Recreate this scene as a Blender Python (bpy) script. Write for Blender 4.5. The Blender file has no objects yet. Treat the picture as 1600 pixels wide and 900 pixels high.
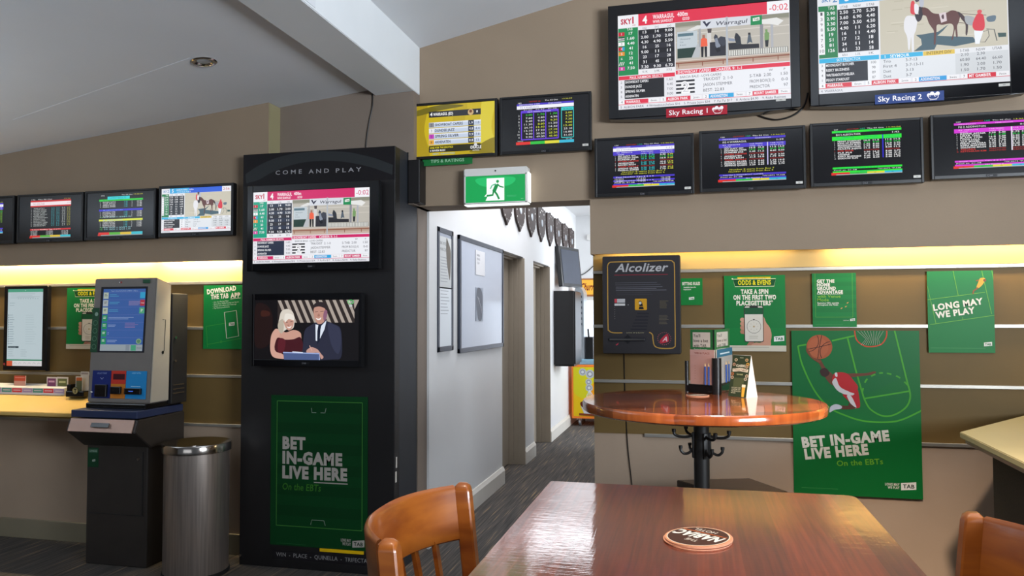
import bpy, bmesh, math, random
import numpy as np
from mathutils import Vector, Matrix
random.seed(7)
S = bpy.context.scene
COL = S.collection

# ------------------------------------------------------------------ camera
F = 1180.0
R = [[0.9720808123904401, 0.012308579955434018, 0.2343232661129121],
     [0.23462067288148847, -0.03622213897117717, -0.9714119087724786],
     [-0.003469011239464798, 0.9992679598124986, -0.03809869358898085]]
CAM = Vector((0, 0, 1.45))
cam = bpy.data.cameras.new('camera'); co = bpy.data.objects.new('camera', cam); COL.objects.link(co)
co.matrix_world = Matrix.Translation(CAM) @ Matrix(R).to_4x4()
cam.sensor_width = 36; cam.lens = F / 1600 * 36; cam.clip_start = 0.05; cam.clip_end = 100
S.camera = co

def P(px, py, plane, val):
    """point of the photograph (1600x900) on an axis plane of the room"""
    d = Matrix(R) @ Vector((px - 800, -(py - 450), -F)); a = 'XYZ'.index(plane)
    return CAM + d * ((val - CAM[a]) / d[a])

# ------------------------------------------------------------------ world, lights, exposure
vs = S.view_settings
vs.view_transform = 'Standard'; vs.look = 'None'; vs.exposure = 0.0; vs.gamma = 1.0; vs.use_curve_mapping = False
w = bpy.data.worlds.new('world'); S.world = w; w.use_nodes = True
w.node_tree.nodes['Background'].inputs[0].default_value = (0.80, 0.88, 1.0, 1)
w.node_tree.nodes['Background'].inputs[1].default_value = 0.10

def area(name, loc, target, sx, sy, power, color, spread=180):
    l = bpy.data.lights.new(name, 'AREA'); l.shape = 'RECTANGLE'; l.size = sx; l.size_y = sy
    l.energy = power; l.color = color; l.spread = math.radians(spread)
    o = bpy.data.objects.new(name, l); COL.objects.link(o); o.location = loc
    o.rotation_euler = (Vector(target) - Vector(loc)).to_track_quat('-Z', 'Y').to_euler()
    return o
area('window_daylight_right', (3.4, -0.6, 1.95), (0.2, 2.4, 4.0), 2.0, 1.2, 190, (0.84, 0.92, 1.0), 110)
area('window_daylight_back', (-2.2, -3.2, 1.3), (-2.8, 0.6, 2.8), 3.2, 1.4, 7, (0.90, 0.94, 1.0), 110)
area('ceiling_fill_left', (-5.1, 1.3, 0.9), (-4.9, 1.5, 2.6), 1.8, 1.4, 54, (0.82, 0.92, 1.0), 110)  # added panel inside the room, facing up to brighten the left ceiling
area('ceiling_lamp', (0.55, 1.0, 3.3), (1.1, 4.0, -1.3), 0.16, 0.16, 30, (1.0, 0.80, 0.62), 46)
area('table_fill_near', (-0.15, 0.55, 3.2), (0.0, 1.2, 1.0), 0.16, 0.16, 4.2, (1.0, 0.82, 0.62), 60)  # added downlight, put in to brighten the near table and stools
area('cove_tube_right_a', (0.02, 4.372, 1.865), (0.02, 4.395, 1.2), 1.0, 0.03, 2.4, (1.0, 0.70, 0.26))
area('cove_tube_right_b', (1.35, 4.372, 1.865), (1.35, 4.395, 1.2), 1.25, 0.03, 9.5, (1.0, 0.74, 0.38))
area('cove_tube_right_c', (2.7, 4.372, 1.865), (2.7, 4.395, 1.2), 1.25, 0.03, 9.5, (1.0, 0.74, 0.38))
area('cove_tube_left_a', (-4.0, 4.125, 1.85), (-4.0, 4.135, 1.2), 1.3, 0.03, 17.0, (1.0, 0.78, 0.42))
area('cove_tube_left_b', (-2.98, 4.125, 1.85), (-2.98, 4.135, 1.2), 0.62, 0.03, 12, (1.0, 0.80, 0.48))
area('cove_tube_left_c', (-5.2, 4.125, 1.85), (-5.2, 4.135, 1.2), 1.0, 0.03, 22.0, (1.0, 0.80, 0.48))
area('corridor_light_a', (-1.1, 6.2, 2.86), (-1.1, 6.2, 0), 0.95, 2.8, 46, (0.93, 0.95, 1.0))
area('corridor_light_b', (-1.1, 9.2, 2.86), (-1.1, 9.2, 0), 0.95, 2.4, 10, (0.93, 0.96, 1.0))
area('corridor_side_fill', (1.5, 9.7, 1.7), (-1.6, 9.0, 1.5), 1.8, 2.0, 140, (0.85, 0.92, 1.0))  # added panel in the side recess to brighten the corridor, no window here

# ------------------------------------------------------------------ materials
def lin(c):
    if isinstance(c, str):
        c = [int(c[i:i+2], 16) / 255 for i in (0, 2, 4)]
        c = [x / 12.92 if x <= 0.04045 else ((x + 0.055) / 1.055) ** 2.4 for x in c]
    return tuple(c[:3])

def mat(name, color, rough=0.5, metal=0.0, noise=0.0, nscale=20, bump=0.0, bscale=60, coat=0.0, stretch=None, color2=None, emit=None, estr=0, spec=0.5):
    m = bpy.data.materials.new(name); m.use_nodes = True
    nt = m.node_tree; b = nt.nodes['Principled BSDF']; c = lin(color)
    b.inputs['Base Color'].default_value = (*c, 1); b.inputs['Roughness'].default_value = rough
    b.inputs['Metallic'].default_value = metal; b.inputs['Coat Weight'].default_value = coat
    b.inputs['Coat Roughness'].default_value = 0.08; b.inputs['Specular IOR Level'].default_value = spec
    if emit: b.inputs['Emission Color'].default_value = (*lin(emit), 1); b.inputs['Emission Strength'].default_value = estr
    tc = nt.nodes.new('ShaderNodeTexCoord'); mp = nt.nodes.new('ShaderNodeMapping'); nt.links.new(tc.outputs['Object'], mp.inputs[0])
    if stretch: mp.inputs['Scale'].default_value = stretch
    if noise or color2:
        n = nt.nodes.new('ShaderNodeTexNoise'); n.inputs['Scale'].default_value = nscale; n.inputs['Detail'].default_value = 5
        nt.links.new(mp.outputs[0], n.inputs['Vector'])
        r = nt.nodes.new('ShaderNodeValToRGB'); c2 = lin(color2) if color2 else tuple(x * (1 - noise) for x in c)
        r.color_ramp.elements[0].position = 0.35; r.color_ramp.elements[1].position = 0.65
        r.color_ramp.elements[0].color = (*c2, 1); r.color_ramp.elements[1].color = (*c, 1)
        nt.links.new(n.outputs[0], r.inputs[0]); nt.links.new(r.outputs[0], b.inputs['Base Color'])
    if bump:
        n2 = nt.nodes.new('ShaderNodeTexNoise'); n2.inputs['Scale'].default_value = bscale; n2.inputs['Detail'].default_value = 3
        nt.links.new(mp.outputs[0], n2.inputs['Vector'])
        bp = nt.nodes.new('ShaderNodeBump'); bp.inputs['Strength'].default_value = bump; bp.inputs['Distance'].default_value = 0.01
        nt.links.new(n2.outputs[0], bp.inputs['Height']); nt.links.new(bp.outputs[0], b.inputs['Normal'])
    return m

def attr_mat(name, emission, rough, strength=1.0):
    m = bpy.data.materials.new(name); m.use_nodes = True; nt = m.node_tree; b = nt.nodes['Principled BSDF']
    a = nt.nodes.new('ShaderNodeAttribute'); a.attribute_name = 'Col'
    b.inputs['Roughness'].default_value = rough; b.inputs['Specular IOR Level'].default_value = 0.5 if emission else 0.22
    if emission:
        b.inputs['Base Color'].default_value = (0.008, 0.008, 0.009, 1)
        nt.links.new(a.outputs['Color'], b.inputs['Emission Color']); b.inputs['Emission Strength'].default_value = strength
    else:
        nt.links.new(a.outputs['Color'], b.inputs['Base Color'])
    return m

def carpet_mat():
    m = bpy.data.materials.new('carpet'); m.use_nodes = True; nt = m.node_tree; b = nt.nodes['Principled BSDF']
    tc = nt.nodes.new('ShaderNodeTexCoord'); mp = nt.nodes.new('ShaderNodeMapping'); mp.inputs['Scale'].default_value = (90, 2.2, 1)
    mp.inputs['Rotation'].default_value = (0, 0, 0.12)
    nt.links.new(tc.outputs['Object'], mp.inputs[0])
    n = nt.nodes.new('ShaderNodeTexNoise'); n.inputs['Scale'].default_value = 1; n.inputs['Detail'].default_value = 2; nt.links.new(mp.outputs[0], n.inputs['Vector'])
    r = nt.nodes.new('ShaderNodeValToRGB'); e = r.color_ramp.elements
    e[0].position = 0.3; e[0].color = (0.026, 0.023, 0.021, 1); e[1].position = 0.6; e[1].color = (0.075, 0.064, 0.056, 1)
    x = e.new(0.76); x.color = (0.30, 0.19, 0.09, 1)
    nt.links.new(n.outputs[0], r.inputs[0]); nt.links.new(r.outputs[0], b.inputs['Base Color']); b.inputs['Roughness'].default_value = 0.95
    n2 = nt.nodes.new('ShaderNodeTexNoise'); n2.inputs['Scale'].default_value = 260; nt.links.new(tc.outputs['Object'], n2.inputs['Vector'])
    bp = nt.nodes.new('ShaderNodeBump'); bp.inputs['Strength'].default_value = 0.6; nt.links.new(n2.outputs[0], bp.inputs['Height']); nt.links.new(bp.outputs[0], b.inputs['Normal'])
    return m

def wood_mat(name, c1, c2, scale, rough=0.25, coat=0.5, bump=0.15, plank=None, ripple=0.0):
    m = bpy.data.materials.new(name); m.use_nodes = True; nt = m.node_tree; b = nt.nodes['Principled BSDF']
    tc = nt.nodes.new('ShaderNodeTexCoord'); mp = nt.nodes.new('ShaderNodeMapping'); mp.inputs['Scale'].default_value = scale
    nt.links.new(tc.outputs['Object'], mp.inputs[0])
    n = nt.nodes.new('ShaderNodeTexNoise'); n.inputs['Scale'].default_value = 1; n.inputs['Detail'].default_value = 6; n.inputs['Distortion'].default_value = 0.6
    nt.links.new(mp.outputs[0], n.inputs['Vector'])
    r = nt.nodes.new('ShaderNodeValToRGB'); r.color_ramp.elements[0].position = 0.3; r.color_ramp.elements[1].position = 0.7
    r.color_ramp.elements[0].color = (*lin(c1), 1); r.color_ramp.elements[1].color = (*lin(c2), 1)
    nt.links.new(n.outputs[0], r.inputs[0]); out = r.outputs[0]
    if plank:                      # boards of different tone across one axis
        sp = nt.nodes.new('ShaderNodeMapping'); sp.inputs['Rotation'].default_value = (0, 0, plank[1]); sp.inputs['Scale'].default_value = (plank[0],) * 3
        nt.links.new(tc.outputs['Object'], sp.inputs[0])
        sx = nt.nodes.new('ShaderNodeSeparateXYZ'); nt.links.new(sp.outputs[0], sx.inputs[0])
        fl = nt.nodes.new('ShaderNodeMath'); fl.operation = 'FLOOR'; nt.links.new(sx.outputs[0], fl.inputs[0])
        wn = nt.nodes.new('ShaderNodeTexWhiteNoise'); wn.noise_dimensions = '1D'; nt.links.new(fl.outputs[0], wn.inputs['W'])
        hv = nt.nodes.new('ShaderNodeHueSaturation'); mr = nt.nodes.new('ShaderNodeMapRange'); mr.inputs[3].default_value = 0.65; mr.inputs[4].default_value = 1.35
        nt.links.new(wn.outputs[0], mr.inputs[0]); nt.links.new(mr.outputs[0], hv.inputs['Value']); nt.links.new(out, hv.inputs['Color']); out = hv.outputs[0]
    nt.links.new(out, b.inputs['Base Color']); b.inputs['Roughness'].default_value = rough; b.inputs['Coat Weight'].default_value = coat; b.inputs['Coat Roughness'].default_value = 0.04; b.inputs['Coat IOR'].default_value = 1.9 if ripple else 1.5
    bp = nt.nodes.new('ShaderNodeBump'); bp.inputs['Strength'].default_value = bump; bp.inputs['Distance'].default_value = 0.002
    nt.links.new(n.outputs[0], bp.inputs['Height'])
    last = bp
    if ripple:                     # worn lacquer: shallow ripples across the boards
        n3 = nt.nodes.new('ShaderNodeTexNoise'); n3.inputs['Scale'].default_value = 50; n3.inputs['Detail'].default_value = 3
        mp3 = nt.nodes.new('ShaderNodeMapping'); mp3.inputs['Scale'].default_value = (0.25, 4.0, 1); nt.links.new(tc.outputs['Object'], mp3.inputs[0]); nt.links.new(mp3.outputs[0], n3.inputs['Vector'])
        b3 = nt.nodes.new('ShaderNodeBump'); b3.inputs['Strength'].default_value = ripple; b3.inputs['Distance'].default_value = 0.002
        nt.links.new(n3.outputs[0], b3.inputs['Height']); nt.links.new(bp.outputs[0], b3.inputs['Normal']); last = b3
    nt.links.new(last.outputs[0], b.inputs['Normal'])
    if coat: nt.links.new(last.outputs[0], b.inputs['Coat Normal'])
    return m

M = dict(
    wall=mat('wall_paint', '8f7d69', 0.75, noise=0.06, nscale=2.5, bump=0.04, bscale=90),
    wall_shaded=mat('wall_paint_shaded', '7c6f64', 0.7, noise=0.08, nscale=3, bump=0.05),  # wall paint made darker: the beam's shade is put into the colour
    lower=mat('lower_wall_paint', 'a5907c', 0.8, noise=0.05, nscale=4, bump=0.04),
    slat=mat('slat_panel', '705a34', 0.5, noise=0.10, nscale=3, bump=0.02, spec=0.22),
    ceil=mat('ceiling_paint', 'd6d9de', 0.85, noise=0.05, nscale=1.4, bump=0.03, bscale=40),
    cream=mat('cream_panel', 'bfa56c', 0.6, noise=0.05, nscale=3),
    beam=mat('beam_paint', 'dfe3e6', 0.7, noise=0.05, nscale=2),
    corr=mat('corridor_paint', 'd0d0d0', 0.45, noise=0.04, nscale=2),
    skirt=mat('skirting_paint', 'cbc6bd', 0.45, noise=0.04, nscale=6),
    skirt_l=mat('skirting_paint_aged', '857c68', 0.5, noise=0.05, nscale=6),
    door=mat('door_paint', '94897a', 0.5, noise=0.06, nscale=5),
    rail=mat('aluminium_rail', 'b4b0a8', 0.35, 0.7, noise=0.15, nscale=12, stretch=(1, 1, 8)),
    black=mat('black_plastic', '111113', 0.34, noise=0.2, nscale=8),
    gloss=mat('gloss_black_plastic', '0e0e11', 0.12, noise=0.1, nscale=6),
    matte=mat('matte_black', '1a191b', 0.6, noise=0.15, nscale=10, bump=0.05),
    cab=mat('cabinet_black_laminate', '141214', 0.45, noise=0.2, nscale=5, bump=0.03),
    cabside=mat('cabinet_side_laminate', '24282f', 0.5, noise=0.15, nscale=3),
    steel=mat('brushed_steel', 'beb2aa', 0.34, 0.85, noise=0.25, nscale=6, stretch=(14, 14, 0.4), bump=0.03, bscale=30),
    chrome=mat('polished_steel', 'c4beb8', 0.14, 1.0, noise=0.1, nscale=10),
    kiosk=mat('kiosk_grey_plastic', '716c68', 0.45, noise=0.06, nscale=9),
    kioskside=mat('kiosk_side_plastic', 'a09b92', 0.45, noise=0.05, nscale=9),
    ped=mat('pedestal_brown', '2c2724', 0.5, noise=0.15, nscale=10, bump=0.06, bscale=200),
    lip=mat('pedestal_lip', 'b8988a', 0.45, 0.4, noise=0.05, nscale=10),
    navy=mat('navy_band', '26304f', 0.4, noise=0.1, nscale=10),
    shelf=mat('yellow_laminate', 'c6a560', 0.30, noise=0.05, nscale=4),
    shelf2=mat('beige_laminate', '968e6c', 0.4, noise=0.05, nscale=4),
    dark=mat('dark_fabric', '453d36', 0.9, noise=0.2, nscale=150, bump=0.2, bscale=300),
    table=wood_mat('lacquered_red_wood', '5e200e', '82341a', (130, 4.5, 2), 0.42, 0.9, 0.04, plank=(15, 0.0), ripple=0.07),
    round=wood_mat('round_table_wood', '8c4220', 'b4602e', (30, 3, 3), 0.16, 0.8, 0.08, plank=(11, 1.15)),
    chair=wood_mat('chair_honey_wood', '7c3c12', 'a8601f', (6, 6, 30), 0.35, 0.4, 0.12),
    darkwood=wood_mat('dark_table_wood', '2c2119', '3d2e22', (4, 30, 4), 0.4, 0.2, 0.15),
    pole=mat('pole_black', '211f1e', 0.45, noise=0.15, nscale=12),
    shield=mat('shield_wood', '33231f', 0.6, noise=0.25, nscale=14),
    board=mat('noticeboard_glass', 'a3a9b8', 0.12, noise=0.03, nscale=3),
    frame=mat('noticeboard_frame', '3a3f4c', 0.35, 0.5, noise=0.1, nscale=10),
    paper=mat('white_paper', 'd8d4cc', 0.7, noise=0.03, nscale=10),
    white=mat('white_plastic', 'd5d3cf', 0.4, noise=0.03, nscale=10),
    pane=mat('bright_window', 'e8eef5', 0.3, emit='dfe9f5', estr=1.15, noise=0.02),
    silver=mat('silver_plastic', 'aab0b6', 0.3, 0.5, noise=0.06, nscale=14),
    blueb=mat('pale_blue_plastic', '7fa5b8', 0.4, noise=0.06, nscale=12),
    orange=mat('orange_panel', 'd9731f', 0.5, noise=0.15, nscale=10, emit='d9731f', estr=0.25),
    yellow=mat('yellow_panel', 'e0b400', 0.4, noise=0.08, nscale=8),
    pencil=mat('blue_pencil', '2a4f9a', 0.4, noise=0.1, nscale=20),
    pencilwood=mat('pencil_tip', 'c9a878', 0.6, noise=0.1, nscale=20),
    print=attr_mat('printed_sheet', False, 0.42), printm=attr_mat('printed_matte', False, 0.6), screen=attr_mat('lit_screen', True, 0.15, 1.0),
    dimscreen=attr_mat('dim_lit_screen', True, 0.15, 0.72), exitlit=attr_mat('lit_exit_panel', True, 0.3, 1.05),
    glow=mat('diffuser_side', 'ffffff', 0.4, emit='f4fff8', estr=1.3, noise=0.02), carpet=carpet_mat(), led=mat('led_lens', 'ffe0a0', 0.3, emit='ffcf80', estr=2.0, noise=0.02))

# ------------------------------------------------------------------ mesh helpers
def link(name, bm, m, parent=None, smooth=False, loc=None, rot=None):
    me = bpy.data.meshes.new(name); bmesh.ops.recalc_face_normals(bm, faces=bm.faces); bm.to_mesh(me); bm.free()
    me.materials.append(m)
    if smooth:
        for p in me.polygons: p.use_smooth = True
        try: me.set_sharp_from_angle(angle=math.radians(38))
        except Exception: pass
    o = bpy.data.objects.new(name, me); COL.objects.link(o)
    if parent: o.parent = parent
    if loc is not None: o.location = loc
    if rot is not None: o.rotation_euler = rot
    return o

def thing(name, label, cat, loc=(0, 0, 0), rot=(0, 0, 0), group=None):
    o = bpy.data.objects.new(name, None); COL.objects.link(o); o.location = loc; o.rotation_euler = rot; o.empty_display_size = 0.05
    tag(o, label, cat, group); return o
def tag(o, label, cat, group=None):
    o['label'] = label; o['category'] = cat
    if group: o['group'] = group
    return o
def struct(name, bm, m, **k):
    o = link(name, bm, m, **k); o['kind'] = 'structure'; return o

def abox(bm, x0, x1, y0, y1, z0, z1, bev=0.0, seg=2):
    t = bmesh.new(); bmesh.ops.create_cube(t, size=1)
    for v in t.verts: v.co = Vector((x0 + (v.co.x + .5) * (x1 - x0), y0 + (v.co.y + .5) * (y1 - y0), z0 + (v.co.z + .5) * (z1 - z0)))
    if bev: bmesh.ops.bevel(t, geom=t.edges[:], offset=bev, segments=seg, affect='EDGES', profile=0.5)
    merge(bm, t); return bm
def merge(bm, t, mx=None):
    if mx is not None: bmesh.ops.transform(t, matrix=mx, verts=t.verts)
    me = bpy.data.meshes.new('tmp'); t.to_mesh(me); t.free(); bm.from_mesh(me); bpy.data.meshes.remove(me)
def box(*a, **k): return abox(bmesh.new(), *a, **k)
def prism(bm, pts, d0, d1, axis='Y', bev=0.0):
    """polygon pts in the two other axes, extruded d0..d1 along axis"""
    t = bmesh.new()
    def mk(p, d): return {'Y': (p[0], d, p[1]), 'X': (d, p[0], p[1]), 'Z': (p[0], p[1], d)}[axis]
    a = [t.verts.new(mk(p, d0)) for p in pts]; b = [t.verts.new(mk(p, d1)) for p in pts]; n = len(pts)
    t.faces.new(a); t.faces.new(b[::-1])
    for i in range(n): t.faces.new((a[i], b[i], b[(i + 1) % n], a[(i + 1) % n]))
    if bev: bmesh.ops.bevel(t, geom=t.edges[:], offset=bev, segments=2, affect='EDGES')
    merge(bm, t); return bm
def tube(bm, pts, r, seg=10, radii=None):
    pts = [Vector(p) for p in pts]; rings = []; up = None
    t = bmesh.new()
    for i, p in enumerate(pts):
        d = (pts[min(i + 1, len(pts) - 1)] - pts[max(i - 1, 0)]).normalized()
        if up is None:
            up = d.orthogonal().normalized()
        up = (up - d * up.dot(d)).normalized(); s = d.cross(up); rr = radii[i] if radii else r
        rings.append([t.verts.new(p + (up * math.cos(2 * math.pi * k / seg) + s * math.sin(2 * math.pi * k / seg)) * rr) for k in range(seg)])
    for a, b in zip(rings, rings[1:]):
        for k in range(seg): t.faces.new((a[k], a[(k + 1) % seg], b[(k + 1) % seg], b[k]))
    t.faces.new(rings[0]); t.faces.new(rings[-1][::-1]); merge(bm, t); return bm
def lathe(bm, prof, seg=48, c=(0, 0)):
    t = bmesh.new(); rings = []
    for r, z in prof:
        rings.append([t.verts.new((c[0] + r * math.cos(2 * math.pi * k / seg), c[1] + r * math.sin(2 * math.pi * k / seg), z)) for k in range(seg)] if r > 1e-6 else [t.verts.new((c[0], c[1], z))])
    for a, b in zip(rings, rings[1:]):
        for k in range(seg):
            k2 = (k + 1) % seg
            if len(a) == 1: t.faces.new((a[0], b[k], b[k2]))
            elif len(b) == 1: t.faces.new((a[k], b[0], a[k2]))
            else: t.faces.new((a[k], b[k], b[k2], a[k2]))
    merge(bm, t); return bm
def smooth_curve(pts, n=8, closed=False):
    out = []; N = len(pts)
    rng = range(N if closed else N - 1)
    for i in rng:
        g = (lambda j: pts[j % N]) if closed else (lambda j: pts[max(0, min(N - 1, j))])
        p0, p1, p2, p3 = g(i - 1), g(i), g(i + 1), g(i + 2)
        for k in range(n):
            t = k / n
            out.append(tuple(0.5 * (2 * b + (c - a) * t + (2 * a - 5 * b + 4 * c - d) * t * t + (-a + 3 * b - 3 * c + d) * t ** 3) for a, b, c, d in zip(p0, p1, p2, p3)))
    if not closed: out.append(tuple(pts[-1]))
    return out

# ------------------------------------------------------------------ printed / displayed artwork as coloured faces
_tc = {}
def glyphs(s, bold):
    k = (s, bold)
    if k not in _tc:
        c = bpy.data.curves.new('t', 'FONT'); c.body = s; c.size = 1; c.offset = bold; c.space_character = 1 + bold * 2.4; c.resolution_u = 2; c.fill_mode = 'FRONT'
        o = bpy.data.objects.new('t', c); COL.objects.link(o); me = o.to_mesh()
        V = [(v.co.x, v.co.y) for v in me.vertices]; Fs = [tuple(p.vertices) for p in me.polygons]
        o.to_mesh_clear(); bpy.data.objects.remove(o); bpy.data.curves.remove(c); _tc[k] = (V, Fs)
    return _tc[k]
CAP = None
class Art:
    """flat artwork: W x H design units (x right, y down) on a w x h metre sheet facing -Y, centre at origin"""
    EPS = 0.00022
    def __init__(s, w, h, W=1000, H=None, px=None):
        s.w, s.h, s.W = w, h, W; s.H = H or W * h / w; s.V = []; s.F = []; s.C = []; s.boxes = []; s.Hm = None
        if px:                     # px: four crop-pixel corners TL,TR,BR,BL -> homography to design units
            A = []; B = []
            for (x, y), (u, v) in zip(px, [(0, 0), (s.W, 0), (s.W, s.H), (0, s.H)]):
                A.append([x, y, 1, 0, 0, 0, -u * x, -u * y]); B.append(u); A.append([0, 0, 0, x, y, 1, -v * x, -v * y]); B.append(v)
            s.Hm = np.append(np.linalg.solve(np.array(A, float), np.array(B, float)), 1).reshape(3, 3)
    def m(s, pts):
        out = []
        for x, y in pts:
            q = s.Hm @ np.array([x, y, 1.0]); out.append((q[0] / q[2], q[1] / q[2]))
        return out
    def _add(s, V, Fs, col, lay=None):
        V = [(min(max(x, 0), s.W), min(max(y, 0), s.H)) for x, y in V]
        xs = [v[0] for v in V]; ys = [v[1] for v in V]; bb = (min(xs), min(ys), max(xs), max(ys))
        if lay is None:
            lay = 1 + max([b[4] for b in s.boxes if b[0] < bb[2] and b[2] > bb[0] and b[1] < bb[3] and b[3] > bb[1]] or [0])
        s.boxes.append((*bb, lay)); o = len(s.V)
        for x, y in V: s.V.append(((x / s.W - .5) * s.w, -lay * s.EPS, (.5 - y / s.H) * s.h))
        c = lin(col)
        for f in Fs: s.F.append(tuple(i + o for i in f)); s.C.append(c)
    def rect(s, x0, y0, x1, y1, col): s._add([(x0, y0), (x1, y0), (x1, y1), (x0, y1)], [(0, 1, 2, 3)], col)
    def poly(s, pts, col, sm=False):
        if sm: pts = smooth_curve(pts, 5, True)
        pts = [p for i, p in enumerate(pts) if math.dist(p, pts[i - 1]) > 1e-4]
        bm = bmesh.new(); vs = [bm.verts.new((x, -y, 0)) for x, y in pts]; f = bm.faces.new(vs)
        bmesh.ops.triangulate(bm, faces=[f]); bm.verts.index_update()
        V = [(v.co.x, -v.co.y) for v in bm.verts]; Fs = [tuple(v.index for v in f.verts) for f in bm.faces]; bm.free()
        s._add(V, Fs, col)
    def pp(s, pts, col, sm=True): s.poly(s.m(pts), col, sm)
    def line(s, pts, wd, col, closed=False, dash=None):
        n = len(pts); V = []; Fs = []
        ds = []
        for i in range(n):
            a = pts[(i - 1) % n] if (closed or i > 0) else pts[i]; b = pts[(i + 1) % n] if (closed or i < n - 1) else pts[i]
            dx, dy = b[0] - a[0], b[1] - a[1]; L = math.hypot(dx, dy) or 1; ds.append((-dy / L, dx / L))
        for (x, y), (nx, ny) in zip(pts, ds): V += [(x + nx * wd / 2, y + ny * wd / 2), (x - nx * wd / 2, y - ny * wd / 2)]
        for i in range(n if closed else n - 1):
            if dash and (i // dash) % 2: continue
            j = (i + 1) % n; Fs.append((2 * i, 2 * j, 2 * j + 1, 2 * i + 1))
        s._add(V, Fs, col)
    def pl(s, pts, wd, col, **k): s.line(s.m(pts), wd, col, **k)
    def disc(s, x, y, r, col, ry=None, n=24):
        s._add([(x + r * math.cos(2 * math.pi * k / n), y + (ry or r) * math.sin(2 * math.pi * k / n)) for k in range(n)], [tuple(range(n))], col)
    def ring(s, x, y, r, wd, col, ry=None, a0=0, a1=360, dash=None):
        n = 40; s.line([(x + r * math.cos(math.radians(a0 + (a1 - a0) * k / n)), y + (ry or r) * math.sin(math.radians(a0 + (a1 - a0) * k / n))) for k in range(n + 1)], wd, col, dash=dash)
    def rrect(s, x0, y0, x1, y1, r, col, ol=0):
        p = []
        for cx, cy, a in ((x1 - r, y0 + r, -90), (x1 - r, y1 - r, 0), (x0 + r, y1 - r, 90), (x0 + r, y0 + r, 180)):
            p += [(cx + r * math.cos(math.radians(a + k * 22.5)), cy + r * math.sin(math.radians(a + k * 22.5))) for k in range(5)]
        if ol: s.line(p, ol, col, closed=True)
        else: s._add(p, [tuple(range(len(p)))], col)
    def text(s, x, y, t, h, col, w=None, al='l', bold=0.0, shear=0.0, rot=0.0):
        """x,y = baseline start, h = cap height, w = width to fit"""
        global CAP
        if CAP is None: CAP = max(v[1] for v in glyphs('H', 0)[0])
        V, Fs = glyphs(t, bold)
        if not V: return
        k = h / CAP; x0 = min(v[0] for v in V); x1 = max(v[0] for v in V); kx = (w / (x1 - x0)) if w else k
        L = (x1 - x0) * kx; off = {'l': 0, 'c': -L / 2, 'r': -L}[al]; c, sn = math.cos(rot), math.sin(rot)
        out = []
        for vx, vy in V:
            a = off + (vx - x0) * kx + shear * vy * k; b = -vy * k
            out.append((x + a * c + b * sn, y - a * sn + b * c))
        s._add(out, Fs, col)
    def logo_tab(s, x, y, wd, col='f2f2ee', ink='0f6b35'):
        h = wd * .62; s.poly([(x, y + h * .18), (x + wd, y), (x + wd, y + h * .86), (x, y + h)], col)
        s.text(x + wd * .12, y + h * .74, 'TAB', h * .42, ink, w=wd * .76, bold=.03)
    def lines(s, x0, y0, x1, n, step, h, col, rnd=True):
        for i in range(n):
            e = x1 - (x1 - x0) * (random.random() * .35 if rnd else 0); s.rect(x0, y0 + i * step, e, y0 + i * step + h, col)
    def build(s, name, m, parent=None, loc=None, rot=None, back=None, thick=0.0):
        """optionally with a solid sheet/slab behind"""
        V, Fs, C = list(s.V), list(s.F), list(s.C)
        if back is not None:
            a, b = s.w / 2, s.h / 2; o = len(V); c = lin(back); y0, y1 = 0.0, max(thick, .0008)
            V += [(-a, y0, -b), (a, y0, -b), (a, y0, b), (-a, y0, b), (-a, y1, -b), (a, y1, -b), (a, y1, b), (-a, y1, b)]
            for f in ((0, 1, 2, 3), (5, 4, 7, 6), (4, 0, 3, 7), (1, 5, 6, 2), (3, 2, 6, 7), (4, 5, 1, 0)): Fs.append(tuple(i + o for i in f)); C.append(c)
        me = bpy.data.meshes.new(name); me.from_pydata(V, [], Fs); me.materials.append(m)
        at = me.color_attributes.new('Col', 'FLOAT_COLOR', 'CORNER'); buf = []
        for f, c in zip(Fs, C): buf += [c[0], c[1], c[2], 1.0] * len(f)
        at.data.foreach_set('color', buf)
        ob = bpy.data.objects.new(name, me); COL.objects.link(ob)
        if parent: ob.parent = parent
        if loc is not None: ob.location = loc
        if rot is not None: ob.rotation_euler = rot
        return ob

# ================================================================== STRUCTURE
struct('floor', box(-6.6, 4.6, -3.6, 11.2, -0.1, 0), M['carpet'])
def zr(x): return 3.093 + 0.2123 * (x + 1.612)
def zl(x): return 2.546 + 0.1067 * (x + 4.51)
b = bmesh.new(); prism(b, [(-1.612, zr(-1.612)), (4.6, zr(4.6)), (4.6, zr(4.6) + .1), (-1.612, zr(-1.612) + .1)], -3.6, 4.52)
struct('ceiling', b, M['ceil'])
b = bmesh.new(); prism(b, [(-6.6, zl(-6.6)), (-1.86, zl(-1.86)), (-1.86, zl(-1.86) + .1), (-6.6, zl(-6.6) + .1)], -3.6, 4.32)
struct('ceiling_left', b, M['ceil'])
b = bmesh.new(); prism(b, [(-1.86, 2.790), (-1.612, 2.803), (-1.612, 3.20), (-1.86, 3.20)], -3.6, 4.30, bev=0.003)
struct('trim_beam', b, M['beam'])
# lining batten on the beam face
struct('trim_beam_join', box(-1.612, -1.609, 2.87, 2.99, 2.815, 3.09), M['ceil'])
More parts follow.
